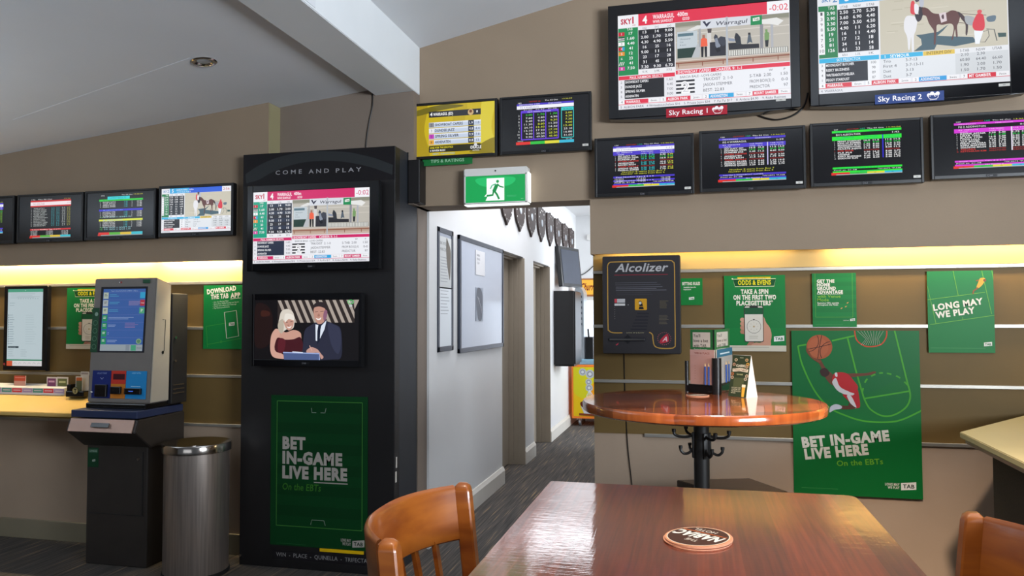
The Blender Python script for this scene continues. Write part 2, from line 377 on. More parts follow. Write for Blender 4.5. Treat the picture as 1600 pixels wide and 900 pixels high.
# front wall, upper (bulkhead) to the right of the doorway, with lintel
b = bmesh.new(); prism(b, [(-0.575, 1.906), (4.6, 1.906), (4.6, zr(4.6)), (-0.575, zr(-.575))], 4.30, 4.52)
abox(b, -0.575, 4.6, 4.30, 4.316, 1.806, 1.906); abox(b, -0.575, -0.562, 4.316, 4.433, 1.806, 1.906)
struct('wall_front', b, M['wall'])
b = bmesh.new(); prism(b, [(-1.645, 2.120), (-0.575, 2.120), (-0.575, zr(-.575)), (-1.612, zr(-1.612)), (-1.645, 2.80)], 4.30, 4.52)
struct('wall_lintel', b, M['wall'])
struct('trim_jamb', box(-1.66, -1.630, 4.52, 4.672, 0, 2.9), M['corr'])
# slat panel wall, right
struct('wall_slat_right', box(-0.577, 4.6, 4.433, 4.52, 0.772, 1.906), M['slat'])
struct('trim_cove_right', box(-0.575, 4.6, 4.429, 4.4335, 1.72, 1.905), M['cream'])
struct('wall_lower_right', box(-0.577, 4.6, 4.438, 4.52, 0, 0.772), M['lower'])
n = 1
for z, x0 in ((1.699, -.577), (1.383, -.577), (1.065, -.577), (0.758, -.288)):
    struct('trim_%d' % n, box(x0, 4.55, 4.421, 4.435, z, z + .019, bev=.002), M['rail']); n += 1
# left panel wall
b = bmesh.new(); prism(b, [(-6.6, 1.90), (-2.504, 1.90), (-2.504, zl(-2.504)), (-6.6, zl(-6.6))], 4.08, 4.32)
abox(b, -6.6, -2.504, 4.08, 4.094, 1.800, 1.90)
struct('wall_left', b, M['wall'])
struct('trim_wall_end_lit', box(-2.505, -2.497, 4.083, 4.20, 1.9, 2.755), M['shelf2'])  # end face of the wall, warm light on it put into the yellowish colour
struct('wall_slat_left', box(-6.6, -2.504, 4.16, 4.32, 0.79, 1.90), M['slat'])
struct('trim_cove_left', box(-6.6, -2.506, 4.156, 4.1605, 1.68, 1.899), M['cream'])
struct('wall_lower_left', box(-6.6, -2.504, 4.165, 4.32, 0, 0.79), M['lower'])
for z in (1.660, 1.376, 1.078, 0.775):
    struct('trim_%d' % n, box(-6.55, -2.515, 4.148, 4.162, z, z + .018, bev=.002), M['rail']); n += 1
struct('baseboard_left', box(-6.55, -2.515, 4.148, 4.166, 0, 0.125, bev=.004), M['skirt_l'])
b = bmesh.new(); prism(b, [(-2.504, 2.432), (-1.645, 2.432), (-1.645, 2.12), (-1.612, 2.12), (-1.612, 2.80), (-1.86, 2.79), (-1.86, zl(-1.86)), (-2.504, zl(-2.504))], 4.20, 4.52)
struct('wall_shaded', b, M['wall_shaded'])
struct('wall_behind_cabinet', box(-2.504, -1.645, 4.36, 4.52, 0, 2.432), M['wall_shaded'])
# rest of the room, seen only from elsewhere
struct('wall_side_left', box(-6.7, -6.6, -3.6, 4.3, 0, 2.5), M['wall'])
b = bmesh.new(); abox(b, 4.6, 4.7, -3.6, -1.9, 0, 4.6); abox(b, 4.6, 4.7, 0.7, 4.72, 0, 4.6); abox(b, 4.6, 4.7, -1.9, 0.7, 0, 0.9); abox(b, 4.6, 4.7, -1.9, 0.7, 2.6, 4.6)
struct('wall_side_right', b, M['wall'])

# ---- corridor
D = [(6.44, 7.30), (7.78, 8.65)]
b = bmesh.new()
for y0, y1 in ((4.68, 6.44), (7.30, 7.78), (8.65, 10.75)): abox(b, -1.85, -1.645, y0, y1, 0, 2.9)
for y0, y1 in D: abox(b, -1.85, -1.645, y0, y1, 2.04, 2.9)
struct('wall_corridor_left', b, M['corr'])
for i, (y0, y1) in enumerate(D):
    b = bmesh.new()
    for k, (a, c) in enumerate(((-1.79, .045), (-1.745, .03), (-1.70, .015))):      # stepped stops and linings
        abox(b, a - .045, a, y0, y0 + c, 0, 2.04 - c, bev=.003); abox(b, a - .045, a, y1 - c, y1, 0, 2.04 - c, bev=.003); abox(b, a - .045, a, y0, y1, 2.04 - c, 2.04, bev=.003)
    abox(b, -1.70, -1.630, y1 - .012, y1 + .0, 0, 2.03, bev=.003)
    fr = struct('door_frame_%d' % (i + 1), b, M['door'])
    dl = struct('door_%d' % (i + 1), box(-1.83, -1.792, y0 + .02, y1 - .02, 0.01, 2.02, bev=.003), M['door'])
    h = link('door_handle', tube(bmesh.new(), [(-1.792, y0 + .09, 1.0), (-1.76, y0 + .09, 1.0), (-1.755, y0 + .10, 1.0), (-1.755, y0 + .20, 1.0)], .009), M['chrome'], dl, smooth=True)
nb = 1
for y0, y1 in ((4.68, 6.44), (7.30, 7.78), (8.65, 10.72)):
    b = bmesh.new(); prism(b, [(-1.646, 0), (-1.622, 0), (-1.622, .115), (-1.636, .145), (-1.646, .145)], y0, y1)
    struct('baseboard_corridor_%d' % nb, b, M['skirt']); nb += 1
struct('wall_corridor_right', box(-0.577, -0.48, 4.52, 8.6, 0, 2.9), M['corr'])
struct('ceiling_corridor', box(-1.85, 2.2, 4.52, 10.9, 2.90, 2.98), M['corr'])
wy = 10.75
x1, z1 = P(899, 464, 'Y', wy).x, P(905, 466, 'Y', wy).z
zb = P(905, 562, 'Y', wy).z
b = bmesh.new(); abox(b, -1.85, 2.2, wy, wy + .1, z1, 2.9); abox(b, -1.85, x1 - .05, wy, wy + .1, 0, z1); abox(b, -.2, 2.2, wy, wy + .1, 0, z1); abox(b, x1 - .05, -.2, wy, wy + .1, 0, zb - .3)
struct('wall_corridor_end', b, M['corr'])
struct('wall_corridor_far_side', box(2.1, 2.2, 8.6, wy, 0, 2.9), M['corr'])
struct('wall_corridor_return', box(-0.48, 2.1, 8.5, 8.6, 0, 2.9), M['corr'])
b = bmesh.new(); abox(b, x1 - .06, -.19, wy - .02, wy + .03, zb - .32, zb - .28); abox(b, x1 - .06, -.19, wy - .02, wy + .03, z1 - .03, z1 + .01)
for xx in (x1 - .06, -1.02, -.6, -.23): abox(b, xx, xx + .035, wy - .02, wy + .03, zb - .3, z1)
wn = struct('window_1', b, M['skirt'])
link('pane', box(x1 - .05, -.2, wy + .04, wy + .05, zb - .3, z1), M['pane'], wn)

def on_left_ceiling(px, py):
    d = P(px, py, 'Z', 2.7) - CAM; t_ = (2.546 + .1067 * 4.51 - CAM.z) / (d.z - .1067 * d.x); return CAM + d * t_
b = bmesh.new(); q_ = [on_left_ceiling(*p_) for p_ in ((297, 90), (297, 101), (20, 199), (20, 187))]
lo = [b.verts.new((p_.x, p_.y, p_.z - .0015)) for p_ in q_]; hi = [b.verts.new((p_.x, p_.y, p_.z + .002)) for p_ in q_]
b.faces.new(lo); b.faces.new(hi[::-1])
for i_ in range(4): b.faces.new((lo[i_], hi[i_], hi[(i_ + 1) % 4], lo[(i_ + 1) % 4]))
struct('trim_ceiling_joint', b, M['ceil'])
# ================================================================== SCREENS
ST = 'white'
def teletext(a, x0, y0, x1, y1, th, head='EG 4 WARRAGUL', t='1:39', hl=False, rows=(), cols=('e8e8e8',), mid=None, foot=('Late Mail', 'Sky Racing 1'), bar=True, inv='ffffff', page='120', sub='f0f0f0'):
    W = x1 - x0; Hh = y1 - y0; X = lambda u: x0 + u * W; Y = lambda v: y0 + v * Hh; k = Hh / 30
    a.text(X(.03), Y(.03), page, k * .62, 'ffffff', w=W * .06); a.text(X(.22), Y(.03), 'HOTTEST', k * .62, 'd02018', w=W * .17)
    a.text(X(.41), Y(.03), page, k * .62, '20c8a0', w=W * .07); a.text(X(.51), Y(.03), 'Thu 03 Oct', k * .62, 'ffffff', w=W * .24); a.text(X(.79), Y(.03), '13:36:04', k * .62, 'd8d840', w=W * .2)
    a.rect(X(0), Y(.045), X(1), Y(.09), th); a.text(X(.05), Y(.083), 'GREYHOUNDS', k * .55, sub, w=W * .24); a.text(X(.55), Y(.083), 'FINE/GOOD', k * .55, sub, w=W * .23)
    if hl: a.rect(X(0), Y(.09), X(1), Y(.165), 'f4f4ff')
    a.text(X(.06), Y(.15), head, k * 1.15, '9a9ab8' if hl else 'f4f4f4', w=W * .36); a.text(X(.97), Y(.145), t, k * 1.0, '9a9ab8' if hl else 'f4f4f4', w=W * .1, al='r')
    a.rect(X(0), Y(.17), X(1), Y(.255), th); a.text(X(.06), Y(.205), 'IN  MINUTE', k * .6, sub, w=W * .26); a.text(X(.08), Y(.248), 'NAME', k * .6, sub, w=W * .1)
    for u, s1, s2 in ((.46, 'TAB FIXED', 'WIN   PLC'), (.77, 'TAB TOTE', 'WIN PLC')): a.text(X(u), Y(.205), s1, k * .6, sub, w=W * .2); a.text(X(u), Y(.248), s2, k * .6, sub, w=W * .2)
    for i, r in enumerate(rows):
        yy = Y(.29 + i * .041); c = 'c83028' if r[1] else 'ececec'
        a.text(X(.03), yy, str(i + 1), k * .75, 'ececec' if not r[1] else c); a.text(X(.08), yy, r[0], k * .85, c, w=W * min(.34, .029 * len(r[0])), bold=.03)
        if r[1]:
            a.text(X(.46), yy, 'SCRATCHED', k * .72, c, w=W * .22); a.text(X(.77), yy, 'SCRATCHED', k * .72, c, w=W * .2)
        else:
            for q, u in enumerate((.46, .59, .77, .89)):
                v = random.choice(['2.70', '16.0', '3.20', '41.0', '1.75', '11.2', '5.40', '8.60'])
                a.text(X(u), yy, v, k * .85, '30d050' if i == 1 else cols[q % len(cols)], w=W * .09, bold=.03)
    if mid: a.rect(X(mid[0]), Y(.17), X(mid[0] + .016), Y(.66), mid[1])
    a.rect(X(0), Y(.83), X(1), Y(.87), th); a.text(X(.06), Y(.864), foot[0], k * .6, sub, w=W * .6)
    a.text(X(.02), Y(.905), 'Pool at: 01:38', k * .7, 'ececec', w=W * .33); a.text(X(.98), Y(.905), '*W:2073 *P:338', k * .7, 'ececec', w=W * .33, al='r')
    a.rect(X(0), Y(.915), X(1), Y(.945), th); a.text(X(.4), Y(.943), foot[1], k * .6, sub, w=W * .24)
    for i, (c, s_) in enumerate((('e03028', '121'), ('30c040', '122'), ('e0d838', '123'), ('38b8d8', '124'))):
        a.rect(X(i * .25 - (.02 if not i else 0)), Y(.945), X(i * .25 + .25), Y(.985), c); a.text(X(i * .25 + .1), Y(.978), s_, k * .6, '303030')
    a.rect(X(-.02), Y(.985), X(1), Y(1.0), 'b8bcc0'); a.rect(X(-.02), Y(.985), X(.05), Y(1.0), 'e03028')

NM = ['GO LUCY GO', 'SHOWBOAT CAPER', 'DUNDEE JAZ', 'UTTERS LOUNGE', 'AKHENATEN', 'RAVEN RICH', 'TIGER SPOLLY', 'SPRING SILVER', 'FEDERAL EXPRES', 'ZIPPING QUEEN']
ROW1 = [(n_, i in (3, 6)) for i, n_ in enumerate(NM)]
def sc_t1(a):
    teletext(a, 175, 50, 825, 500, '4a38c8', 'EG 4 WARRAGUL', '1:39', True, ROW1, ('38b8c0', '38b8c0', 'ececec', 'd8d840'), foot=('Post Number Tips 8 2 3 9', 'Sky Racing 1'))
    a.rect(175, 330, 825, 425, '060608'); a.text(500, 348, 'Number 8 starts from Box 7', 14, 'd8d840', w=460, al='c'); a.text(490, 368, 'Number 10 starts from Box 4', 14, 'd8d840', w=460, al='c')
    a.rect(175, 385, 825, 403, '4a38c8'); a.text(205, 400, 'Post Number Tips 8 2 3 9', 11, 'f0f0f0', w=400)
    for i in range(3):
        for u, t_ in ((185, '*W:2073'), (420, '*T:345'), (680, '*G:648')): a.text(u, 418 + i * 15, t_, 10, 'ececec', w=100)
def sc_t2(a):
    teletext(a, 175, 40, 835, 500, '4a38c8', 'EG 4 WARRAGUL', '1:39', False, ROW1, mid=(.725, 'c8c0f0'), foot=('Late Mail 2 SHOWBOAT CAPERS', 'Sky Racing 1'))
    a.text(500, 385, 'Number 8 starts from Box 7', 14, 'd8d840', w=440, al='c'); a.text(490, 405, 'Number 10 starts from Box 4', 14, 'd8d840', w=440, al='c')
def sc_t3(a):
    r = [(t_, i == 5) for i, t_ in enumerate(['PEGGY STARDUST', 'KING OF BOMBER', 'MOONLIGHT BUTC', 'WRITEABOUTCHEL', 'PRIVATE JUJON', 'FOR FOUR', 'FUI FUI', 'ARDENA', 'RISKY BUZINESS', 'SHADOW RUN'])]
    teletext(a, 185, 40, 830, 490, '28e838', 'BH 5 ALBION PARK', '1:42', False, r, mid=(.725, '3028d0'), foot=('Short Market Tips 1 8 3 9', 'Sky Racing 2'), page='227', sub='109088')
def sc_t4(a):
    r = [(t_, i > 7) for i, t_ in enumerate(['INSIDE AFFAIR', 'NEAR THIS', 'BLACK TORI', 'LOCO LOLA', 'JAX JEWEL', 'FERAL NATARA', 'RIPPA MARTINO', 'GOLDSTAR MALDE', 'AZLUNKA', 'KETCHIKAN KIM'])]
    teletext(a, 185, 45, 845, 500, 'd838d8', 'FG 2 ADDINGTON', '0:58', False, r, mid=(.75, 'f0e8f8'), foot=('Sonic Gutsrun Tips 4 2 1 9', 'Sky Racing 2'), page='160', sub='f8d0f8')
def sc_tb(a):      # odds comparison board
    a.text(190, 60, '182', 12, 'ffffff', w=40); a.text(320, 50, 'HOTTEST 182', 12, 'd02018', w=130); a.text(500, 45, 'Thu 03 Oct', 12, 'ffffff', w=150); a.text(700, 40, '13:36:04', 12, 'd8d840', w=110)
    a.rect(175, 65, 830, 85, '4a38c8'); a.text(200, 81, 'GREYHOUNDS  0 MIN', 12, 'f0f0f0', w=240); a.text(540, 81, 'FINE/GOOD', 12, 'f0f0f0', w=150)
    a.rect(175, 87, 830, 125, 'f4f4ff'); a.text(215, 117, 'EG 4 WARRAGUL', 20, '8484b0', w=220)
    a.text(255, 142, '01:00   01:37   01:30', 10, 'ececec', w=380); a.rect(225, 147, 655, 172, '5a38d0'); a.text(300, 167, 'NEW MARKET MOVERS', 13, 'ececec', w=270)
    a.rrect(228, 150, 652, 475, 4, '6a40e0', ol=12); a.line([(370, 172), (370, 475)], 10, '6a40e0'); a.line([(510, 172), (510, 475)], 10, '6a40e0')
    a.rect(690, 130, 825, 168, '38c8c8'); a.text(710, 158, '01:36:24', 13, '103030', w=95); a.rrect(690, 135, 825, 475, 4, '38c8c8', ol=8)
    nums = ['2', '3', '8', '5', '1', '6', '10', '9']
    c1 = ['2.00', '7.60', '9.40', '11.30', '24.10', '13.10', '9.30', '9.90']; c2 = ['1.70', '4.80', '9.60', '8.80', '13.40', '17.20', '30.50', '49.00']
    c3 = ['1.70', '4.90', '9.30', '11.20', '14.30', '17.10', '25.20', '45.90']; c4 = ['2.00', '4.30', '7.30', '9.00', '13.40', '23.10', '16.80', '31.00']
    for i in range(8):
        y = 205 + i * 36; a.text(205, y + 4, nums[i], 20, 'ececec', al='r')
        for u, c_, cc in ((355, c1, '40e050' if i == 0 else 'ececec'), (495, c2, '40e050' if i == 0 else 'd8e040' if i in (3, 4) else 'ececec'), (640, c3, '40e050' if i == 0 else 'd8e040' if i in (2, 5, 6, 7) else 'ececec'), (810, c4, 'd8e040' if i < 5 else 'ececec')):
            a.text(u, y, c_[i], 20, cc, al='r', w=19 * len(c_[i]))
    for i, c_ in enumerate(('e03028', '30c040', 'e0d838', '38b8d8')): a.rect(165 + i * 166, 500, 165 + i * 166 + 166, 532, c_)
    a.text(180, 496, '*POOL', 10, 'ececec', w=70); a.text(740, 496, '01:36', 10, 'ececec', w=70)

def sc_ta(a):      # tips page on yellow
    a.rect(0, 0, 1000, a.H, 'c8b018')
    for i, (x, c_) in enumerate(((0, 'a89010'), (840, 'd8c838'), (500, 'bca414'))): a.poly([(x, 0), (x + 160, 0), (x + 120, a.H / 2), (x + 190, a.H), (x, a.H)], c_, True)
    a.poly([(0, 60), (350, 0), (620, 30), (300, 70), (0, 120)], '6e640e', True); a.poly([(700, 560), (1000, 420), (1000, 590), (760, 590)], '8c7c10', True)
    a.rect(180, 75, 830, 145, '26262c'); a.text(195, 128, '4', 40, 'f4f4f4', bold=.03); a.text(235, 126, 'WARRAGUL (ED)', 32, 'f4f4f4', w=250, bold=.03); a.text(775, 120, '8', 26, 'f4f4f4', bold=.02); a.disc(705, 110, 36, 'c8a878'); a.disc(705, 100, 18, '6e3c20')
    for i, (t_, p, q, c_) in enumerate((('SHOWBOAT CAPERS', '1.9', '1.8', '8a8a90'), ('DUNDEE JAZZ', '4.8', '4.4', 'e8e8ec'), ('SPRING SILVER', '9.9', '7.8', 'c040b8'), ('AKHENATEN', '8.8', '13', 'e8a838'))):
        y = 205 + i * 68; a.rect(180, y, 830, y + 60, 'c4d0e4'); a.rect(180, y, 830, y + 18, 'dce4f2'); a.rect(182, y + 4, 245, y + 56, c_); a.text(213, y + 44, '2358'[i], 28, '404048', al='c')
        a.text(258, y + 45, t_, 30, '2c3244', w=26 * len(t_) - 40, bold=.02); a.rect(675, y, 745, y + 60, '283048'); a.text(710, y + 44, p, 28, 'f0f0f4', al='c'); a.text(790, y + 44, q, 28, '38405c', al='c')
    a.rrect(180, 482, 830, 560, 12, '2a2a18'); a.text(195, 515, 'ONE FOR THE EXOTICS', 20, 'e0d020', w=290, bold=.03); a.text(195, 548, '6 RAVEN RICH', 20, 'f0f0f0', w=190, bold=.03)
    a.text(230, 586, 'NEXT:  ALBION PARK', 16, '40b8e8', w=280); a.text(700, 540, 'ORACLE', 34, 'f0f0f0', w=135, bold=.03); a.disc(765, 495, 20, 'd8d8e0'); a.text(730, 566, 'RATINGS', 14, 'f0f0f0', w=80)

def sky_common(a, pink, time_, head, col2='cc2838'):
    a.rect(0, 0, 1000, a.H, 'e2e4ee')
def sc_sky1(a, pink='e0304c', green='1a8a50', gray='17171c'):
    H = a.H
    a.rect(0, 0, 1000, H, 'e6e6ec'); a.rect(125, 0, 875, 75, pink); a.rect(0, 0, 122, 78, 'f0f0f4'); a.rect(878, 0, 1000, 75, 'f4f4f8')
    a.text(18, 56, 'SKY', 32, 'c01c40', w=66, bold=.04); a.text(88, 56, '1', 42, 'c01c40', bold=.02); a.text(90, 72, 'HD', 9, 'c01c40', w=18)
    a.text(150, 62, '4', 46, 'f8f8f8', w=28, bold=.03); a.text(212, 40, 'WARRAGUL', 26, 'fae8ee', w=128, bold=.03); a.text(358, 38, '400m', 26, 'fae8ee', w=62, bold=.03)
    a.text(212, 66, 'WWR SAWDUST', 17, 'fae8ee', w=120, bold=.03); a.text(388, 64, 'GOOD', 17, 'fae8ee', w=42, bold=.03); a.text(888, 58, '-0:02', 38, pink, w=104)
    a.rect(2, 82, 122, 384, green); a.text(54, 98, 'TAB', 15, 'f0f8f0', w=36); a.rect(124, 82, 340, 100, 'e8e8ee')
    for i in range(3): a.text(150 + i * 74, 97, 'OG', 11, '505058')
    a.rect(124, 102, 340, 352, gray)
    for i in range(0, 8, 2): a.rect(124, 132 + i * 31, 340, 163 + i * 31 if i < 6 else 352, '2a2a32')
    rows = ['17 13 14 9.00', '1.60 2.00 1.70 2.00', '4.40 4.30 4.90 5.50', '41 16 25 16', '12 9.00 11 11', '23 23 17 28', '41 31 45 15', '7.50 7.30 9.30 6.70']
    bc = ['c82038', 'f0f0f0', 'f4f4f4', 'c82038', 'e89030', green, '208048', 'd838a0']
    for i, r in enumerate(rows):
        y = 126 + i * 31.5; a.rect(3, y - 19, 40, y + 5, bc[i]); a.text(22, y, str(i + 1), 15, 'f4f4f4' if i not in (1, 2) else '707078', al='c')
        if i == 1: a.rect(3, y - 19, 40, y - 12, '303036'); a.rect(3, y - 6, 40, y, '303036')
        if i == 3: a.rect(27, y - 19, 40, y + 5, '30a0d8')
        if i == 6:
            for q in range(3): a.line([(6 + q * 11, y + 4), (15 + q * 11, y - 18)], 4, 'f0f0f0')
        for j, t_ in enumerate(r.split()): a.text((78, 162, 236, 306)[j], y, t_, 17, 'f4f4f8', w=11 * len(t_), al='c', bold=.015)
    a.rect(124, 354, 340, 384, 'ececf0')
    for i, t_ in enumerate(('4.1K', '2.9K', '773')): a.text(162 + i * 72, 375, t_, 13, '606068', w=32, al='c')
    a.rect(2, 388, 340, 412, pink); a.text(70, 409, 'PAUL HAMMON SELECTS', 16, 'f8e8ee', w=200, bold=.02)
    a.rect(2, 414, 340, 534, 'e8e8ee'); a.rect(38, 414, 276, 534, gray)
    for i, (k, t_, v) in enumerate((('2', 'SHOWBOAT CAPERS', '1.60'), ('3', 'DUNDEE JAZZ', '4.40'), ('8', 'SPRING SILVER', '7.00'), ('5', 'AKHENATEN', '9.00'))):
        y = 435 + i * 30; a.text(14, y, k, 14, '505058'); a.text(42, y, t_, 15, 'f4f4f8', w=10 * len(t_) - 10, bold=.02); a.text(328, y, v, 15, '606068', w=36, al='r')
    # race picture
    a.Hm = Art(1, 1, 1000, a.H, px=[(88, 130), (1265, 90), (1275, 822), (97, 838)]).Hm
    g = lambda p, c_, sm=False: a.pp(p, c_, sm)
    x0, y0, x1, y1 = 346, 78, 998, 372
    a.rect(x0, y0, x1, y1, 'bdb8ae'); a.rect(x0, y0, x1, 104, '8c8c7c'); a.rect(x0, 104, x1, 112, 'a8a498'); a.rect(x0, 150, x1, 156, 'd4cfc6'); a.rect(x0, 200, x1, 205, 'd0cac0'); a.rect(x0, 315, x1, y1, 'b49a88')
    a.rect(x0, 330, x1, 338, '8c5440'); a.rect(x0, 352, x1, y1, 'c8b0a2'); a.rect(x0, 316, x1, 322, 'd8ccc4')
    for xx in (360, 500, 620, 790, 930): a.rect(xx, 330, xx + 5, 360, '8c5440')
    g([(500, 280), (640, 275), (640, 400), (500, 405)], 'c2ccd2'); g([(505, 293), (612, 290), (612, 312), (505, 315)], '5c7884')
    for i, t_ in enumerate(('Ultrasounds', 'Cat', '& more')): u = a.m([(520, 340 + i * 22)])[0]; a.text(u[0], u[1], t_, 9, '5c6c78', w=(62, 20, 36)[i])
    g([(503, 405), (650, 400), (640, 475), (503, 478)], '223c34'); g([(600, 478), (640, 375), (665, 375), (655, 478)], 'b8bcc0')
    g([(648, 262), (664, 262), (664, 400), (650, 400)], 'a4a6aa'); g([(565, 272), (640, 238), (664, 240), (664, 262), (600, 277)], 'e0e0de')
    g([(705, 300), (735, 300), (735, 475), (708, 475)], 'd4d2d0'); g([(708, 268), (738, 268), (735, 300), (712, 300)], '4c4446'); g([(725, 372), (835, 362), (835, 475), (725, 476)], '2c2c34')
    g([(752, 335), (762, 312), (778, 325), (782, 345), (800, 330), (832, 340), (836, 395), (812, 405), (800, 385), (780, 400), (766, 380)], '3e424e'); g([(760, 345), (776, 340), (786, 380), (800, 400), (780, 430), (764, 400)], '8890a0'); g([(762, 420), (790, 410), (800, 440), (776, 450)], '14141c')
    g([(850, 345), (890, 355), (905, 365), (892, 375), (855, 370)], '8a94a8'); g([(852, 385), (900, 385), (950, 400), (1060, 402), (1062, 434), (855, 436)], '26262c')
    g([(893, 345), (902, 312), (915, 318), (934, 345), (940, 398), (908, 402), (900, 375)], '2c3038'); g([(978, 400), (985, 345), (990, 320), (1002, 322), (1006, 350), (1016, 395), (1000, 385)], '54606c'); g([(986, 316), (1002, 316), (1003, 332), (986, 332)], '28282c')
    g([(1066, 250), (1088, 250), (1088, 436), (1068, 436)], '8c8c94'); g([(1138, 260), (1156, 260), (1158, 436), (1142, 436)], 'b0b2b8'); g([(1080, 225), (1180, 216), (1226, 242), (1190, 274), (1130, 262), (1080, 258)], 'e6e6e4')
    g([(1097, 330), (1104, 318), (1100, 300), (1118, 298), (1118, 318), (1130, 328), (1128, 378), (1098, 380)], '789c64'); g([(1100, 380), (1126, 378), (1122, 430), (1104, 430)], '2c2e30')
    g([(664, 345), (674, 335), (692, 335), (706, 345), (710, 398), (662, 400)], 'ee6444'); g([(674, 312), (692, 312), (693, 336), (674, 336)], 'a4705c'); g([(664, 400), (684, 400), (680, 478), (668, 478)], '18181e'); g([(688, 400), (706, 400), (706, 478), (694, 478)], '18181e')
    g([(855, 440), (1256, 434), (1258, 478), (856, 484)], '8c8c88')
    for i in range(26): g([(858 + i * 15.3, 442 - i * .2), (867 + i * 15.3, 442 - i * .2), (867 + i * 15.3, 480 - i * .2), (858 + i * 15.3, 480 - i * .2)], 'deded8')
    g([(834, 188), (848, 188), (850, 552), (838, 552)], 'b4bac2'); g([(662, 200), (834, 192), (834, 262), (662, 268)], 'd6dae2'); g([(848, 192), (1004, 190), (1004, 256), (848, 262)], 'd6dae2')
    g([(674, 212), (692, 210), (702, 232), (712, 222), (736, 214), (704, 256)], '34344a'); u = a.m([(762, 248)])[0]; a.text(u[0], u[1], 'Warragul', 24, '40404e', w=180, shear=.2, bold=.01)
    g([(1003, 194), (1080, 190), (1080, 262), (1003, 262)], '1a8a50'); u = a.m([(1018, 206)])[0]; a.logo_tab(u[0], u[1], 38)
    a.rect(346, 378, 998, 402, pink); a.text(356, 399, 'SHOWBOAT CAPERS', 17, 'f8e8ee', w=196, bold=.02); a.text(578, 399, 'CAREER 9: 1-1', 17, 'f8e8ee', w=150, bold=.02)
    a.rect(346, 404, 998, 534, 'eceef4'); a.text(370, 428, 'BARCIA BALE - LOVE CAPERS', 14, '505058', w=240)
    a.rect(346, 440, 456, 526, 'f0f0f4')
    for i in range(4): a.rect(346, 440 + i * 24, 456, 452 + i * 24, '26262e')
    a.text(402, 518, '2', 64, 'ffffff', al='c', bold=.06); a.text(402, 516, '2', 60, 'd4d4dc', al='c')
    for i, t_ in enumerate(('TRK/DIST  2: 1-0', 'JASON STEMMER', 'BEST: 22.83')): a.text(505, 454 + i * 34, t_, 18, '50505a', w=(170, 168, 120)[i])
    a.text(880, 424, 'W          P', 13, '50505a', w=92)
    for i, (t_, u) in enumerate((('S-TAB  2.00', '1.50'), ('FROM BOX(2) 0:', '0-0'), ('PREDICTOR', '97'))): a.text(772, 454 + i * 34, t_, 18, '50505a', w=(120, 140, 112)[i]); a.text(985, 454 + i * 34, u, 18, '50505a', w=(38, 36, 24)[i], al='r')
    ticker(a, 540, pink, [('4', 'WARRAGUL', '0min', pink), ('5', 'ALBION PARK', '2min', pink), ('2', 'ADDINGTON', '3min', '30a8e0'), ('7', 'MOUNT GAMBIER', '7min', pink)], '5  ALBION PARK   4 Writeaboutchelsea $16    5. Private Jujon $34    7. Fui Fui $17    8. Ardena $4.90    9. Risky Buziness')
def ticker(a, y, pink, items, foot):
    sc = a.H / 600
    for i, (n_, t_, m_, c_) in enumerate(items):
        x = 5 + i * 250; a.rect(x, y, x + 30, y + 26, 'f4f4f8'); a.text(x + 15, y + 20, n_, 15, '404048', al='c'); a.rect(x + 32, y, x + 175, y + 26, c_); a.text(x + 40, y + 21, t_, 16, 'f8f0f4', w=min(125, 11 * len(t_)), bold=.03)
        a.rect(x + 178, y, x + 240, y + 26, 'f0f0f4'); a.text(x + 190, y + 19, m_, 11, '505058', w=36)
    a.rect(0, y + 27, 1000, y + 30, pink); a.text(12, y + 52, foot, 14, '505060', w=960 if len(foot) > 30 else 120)
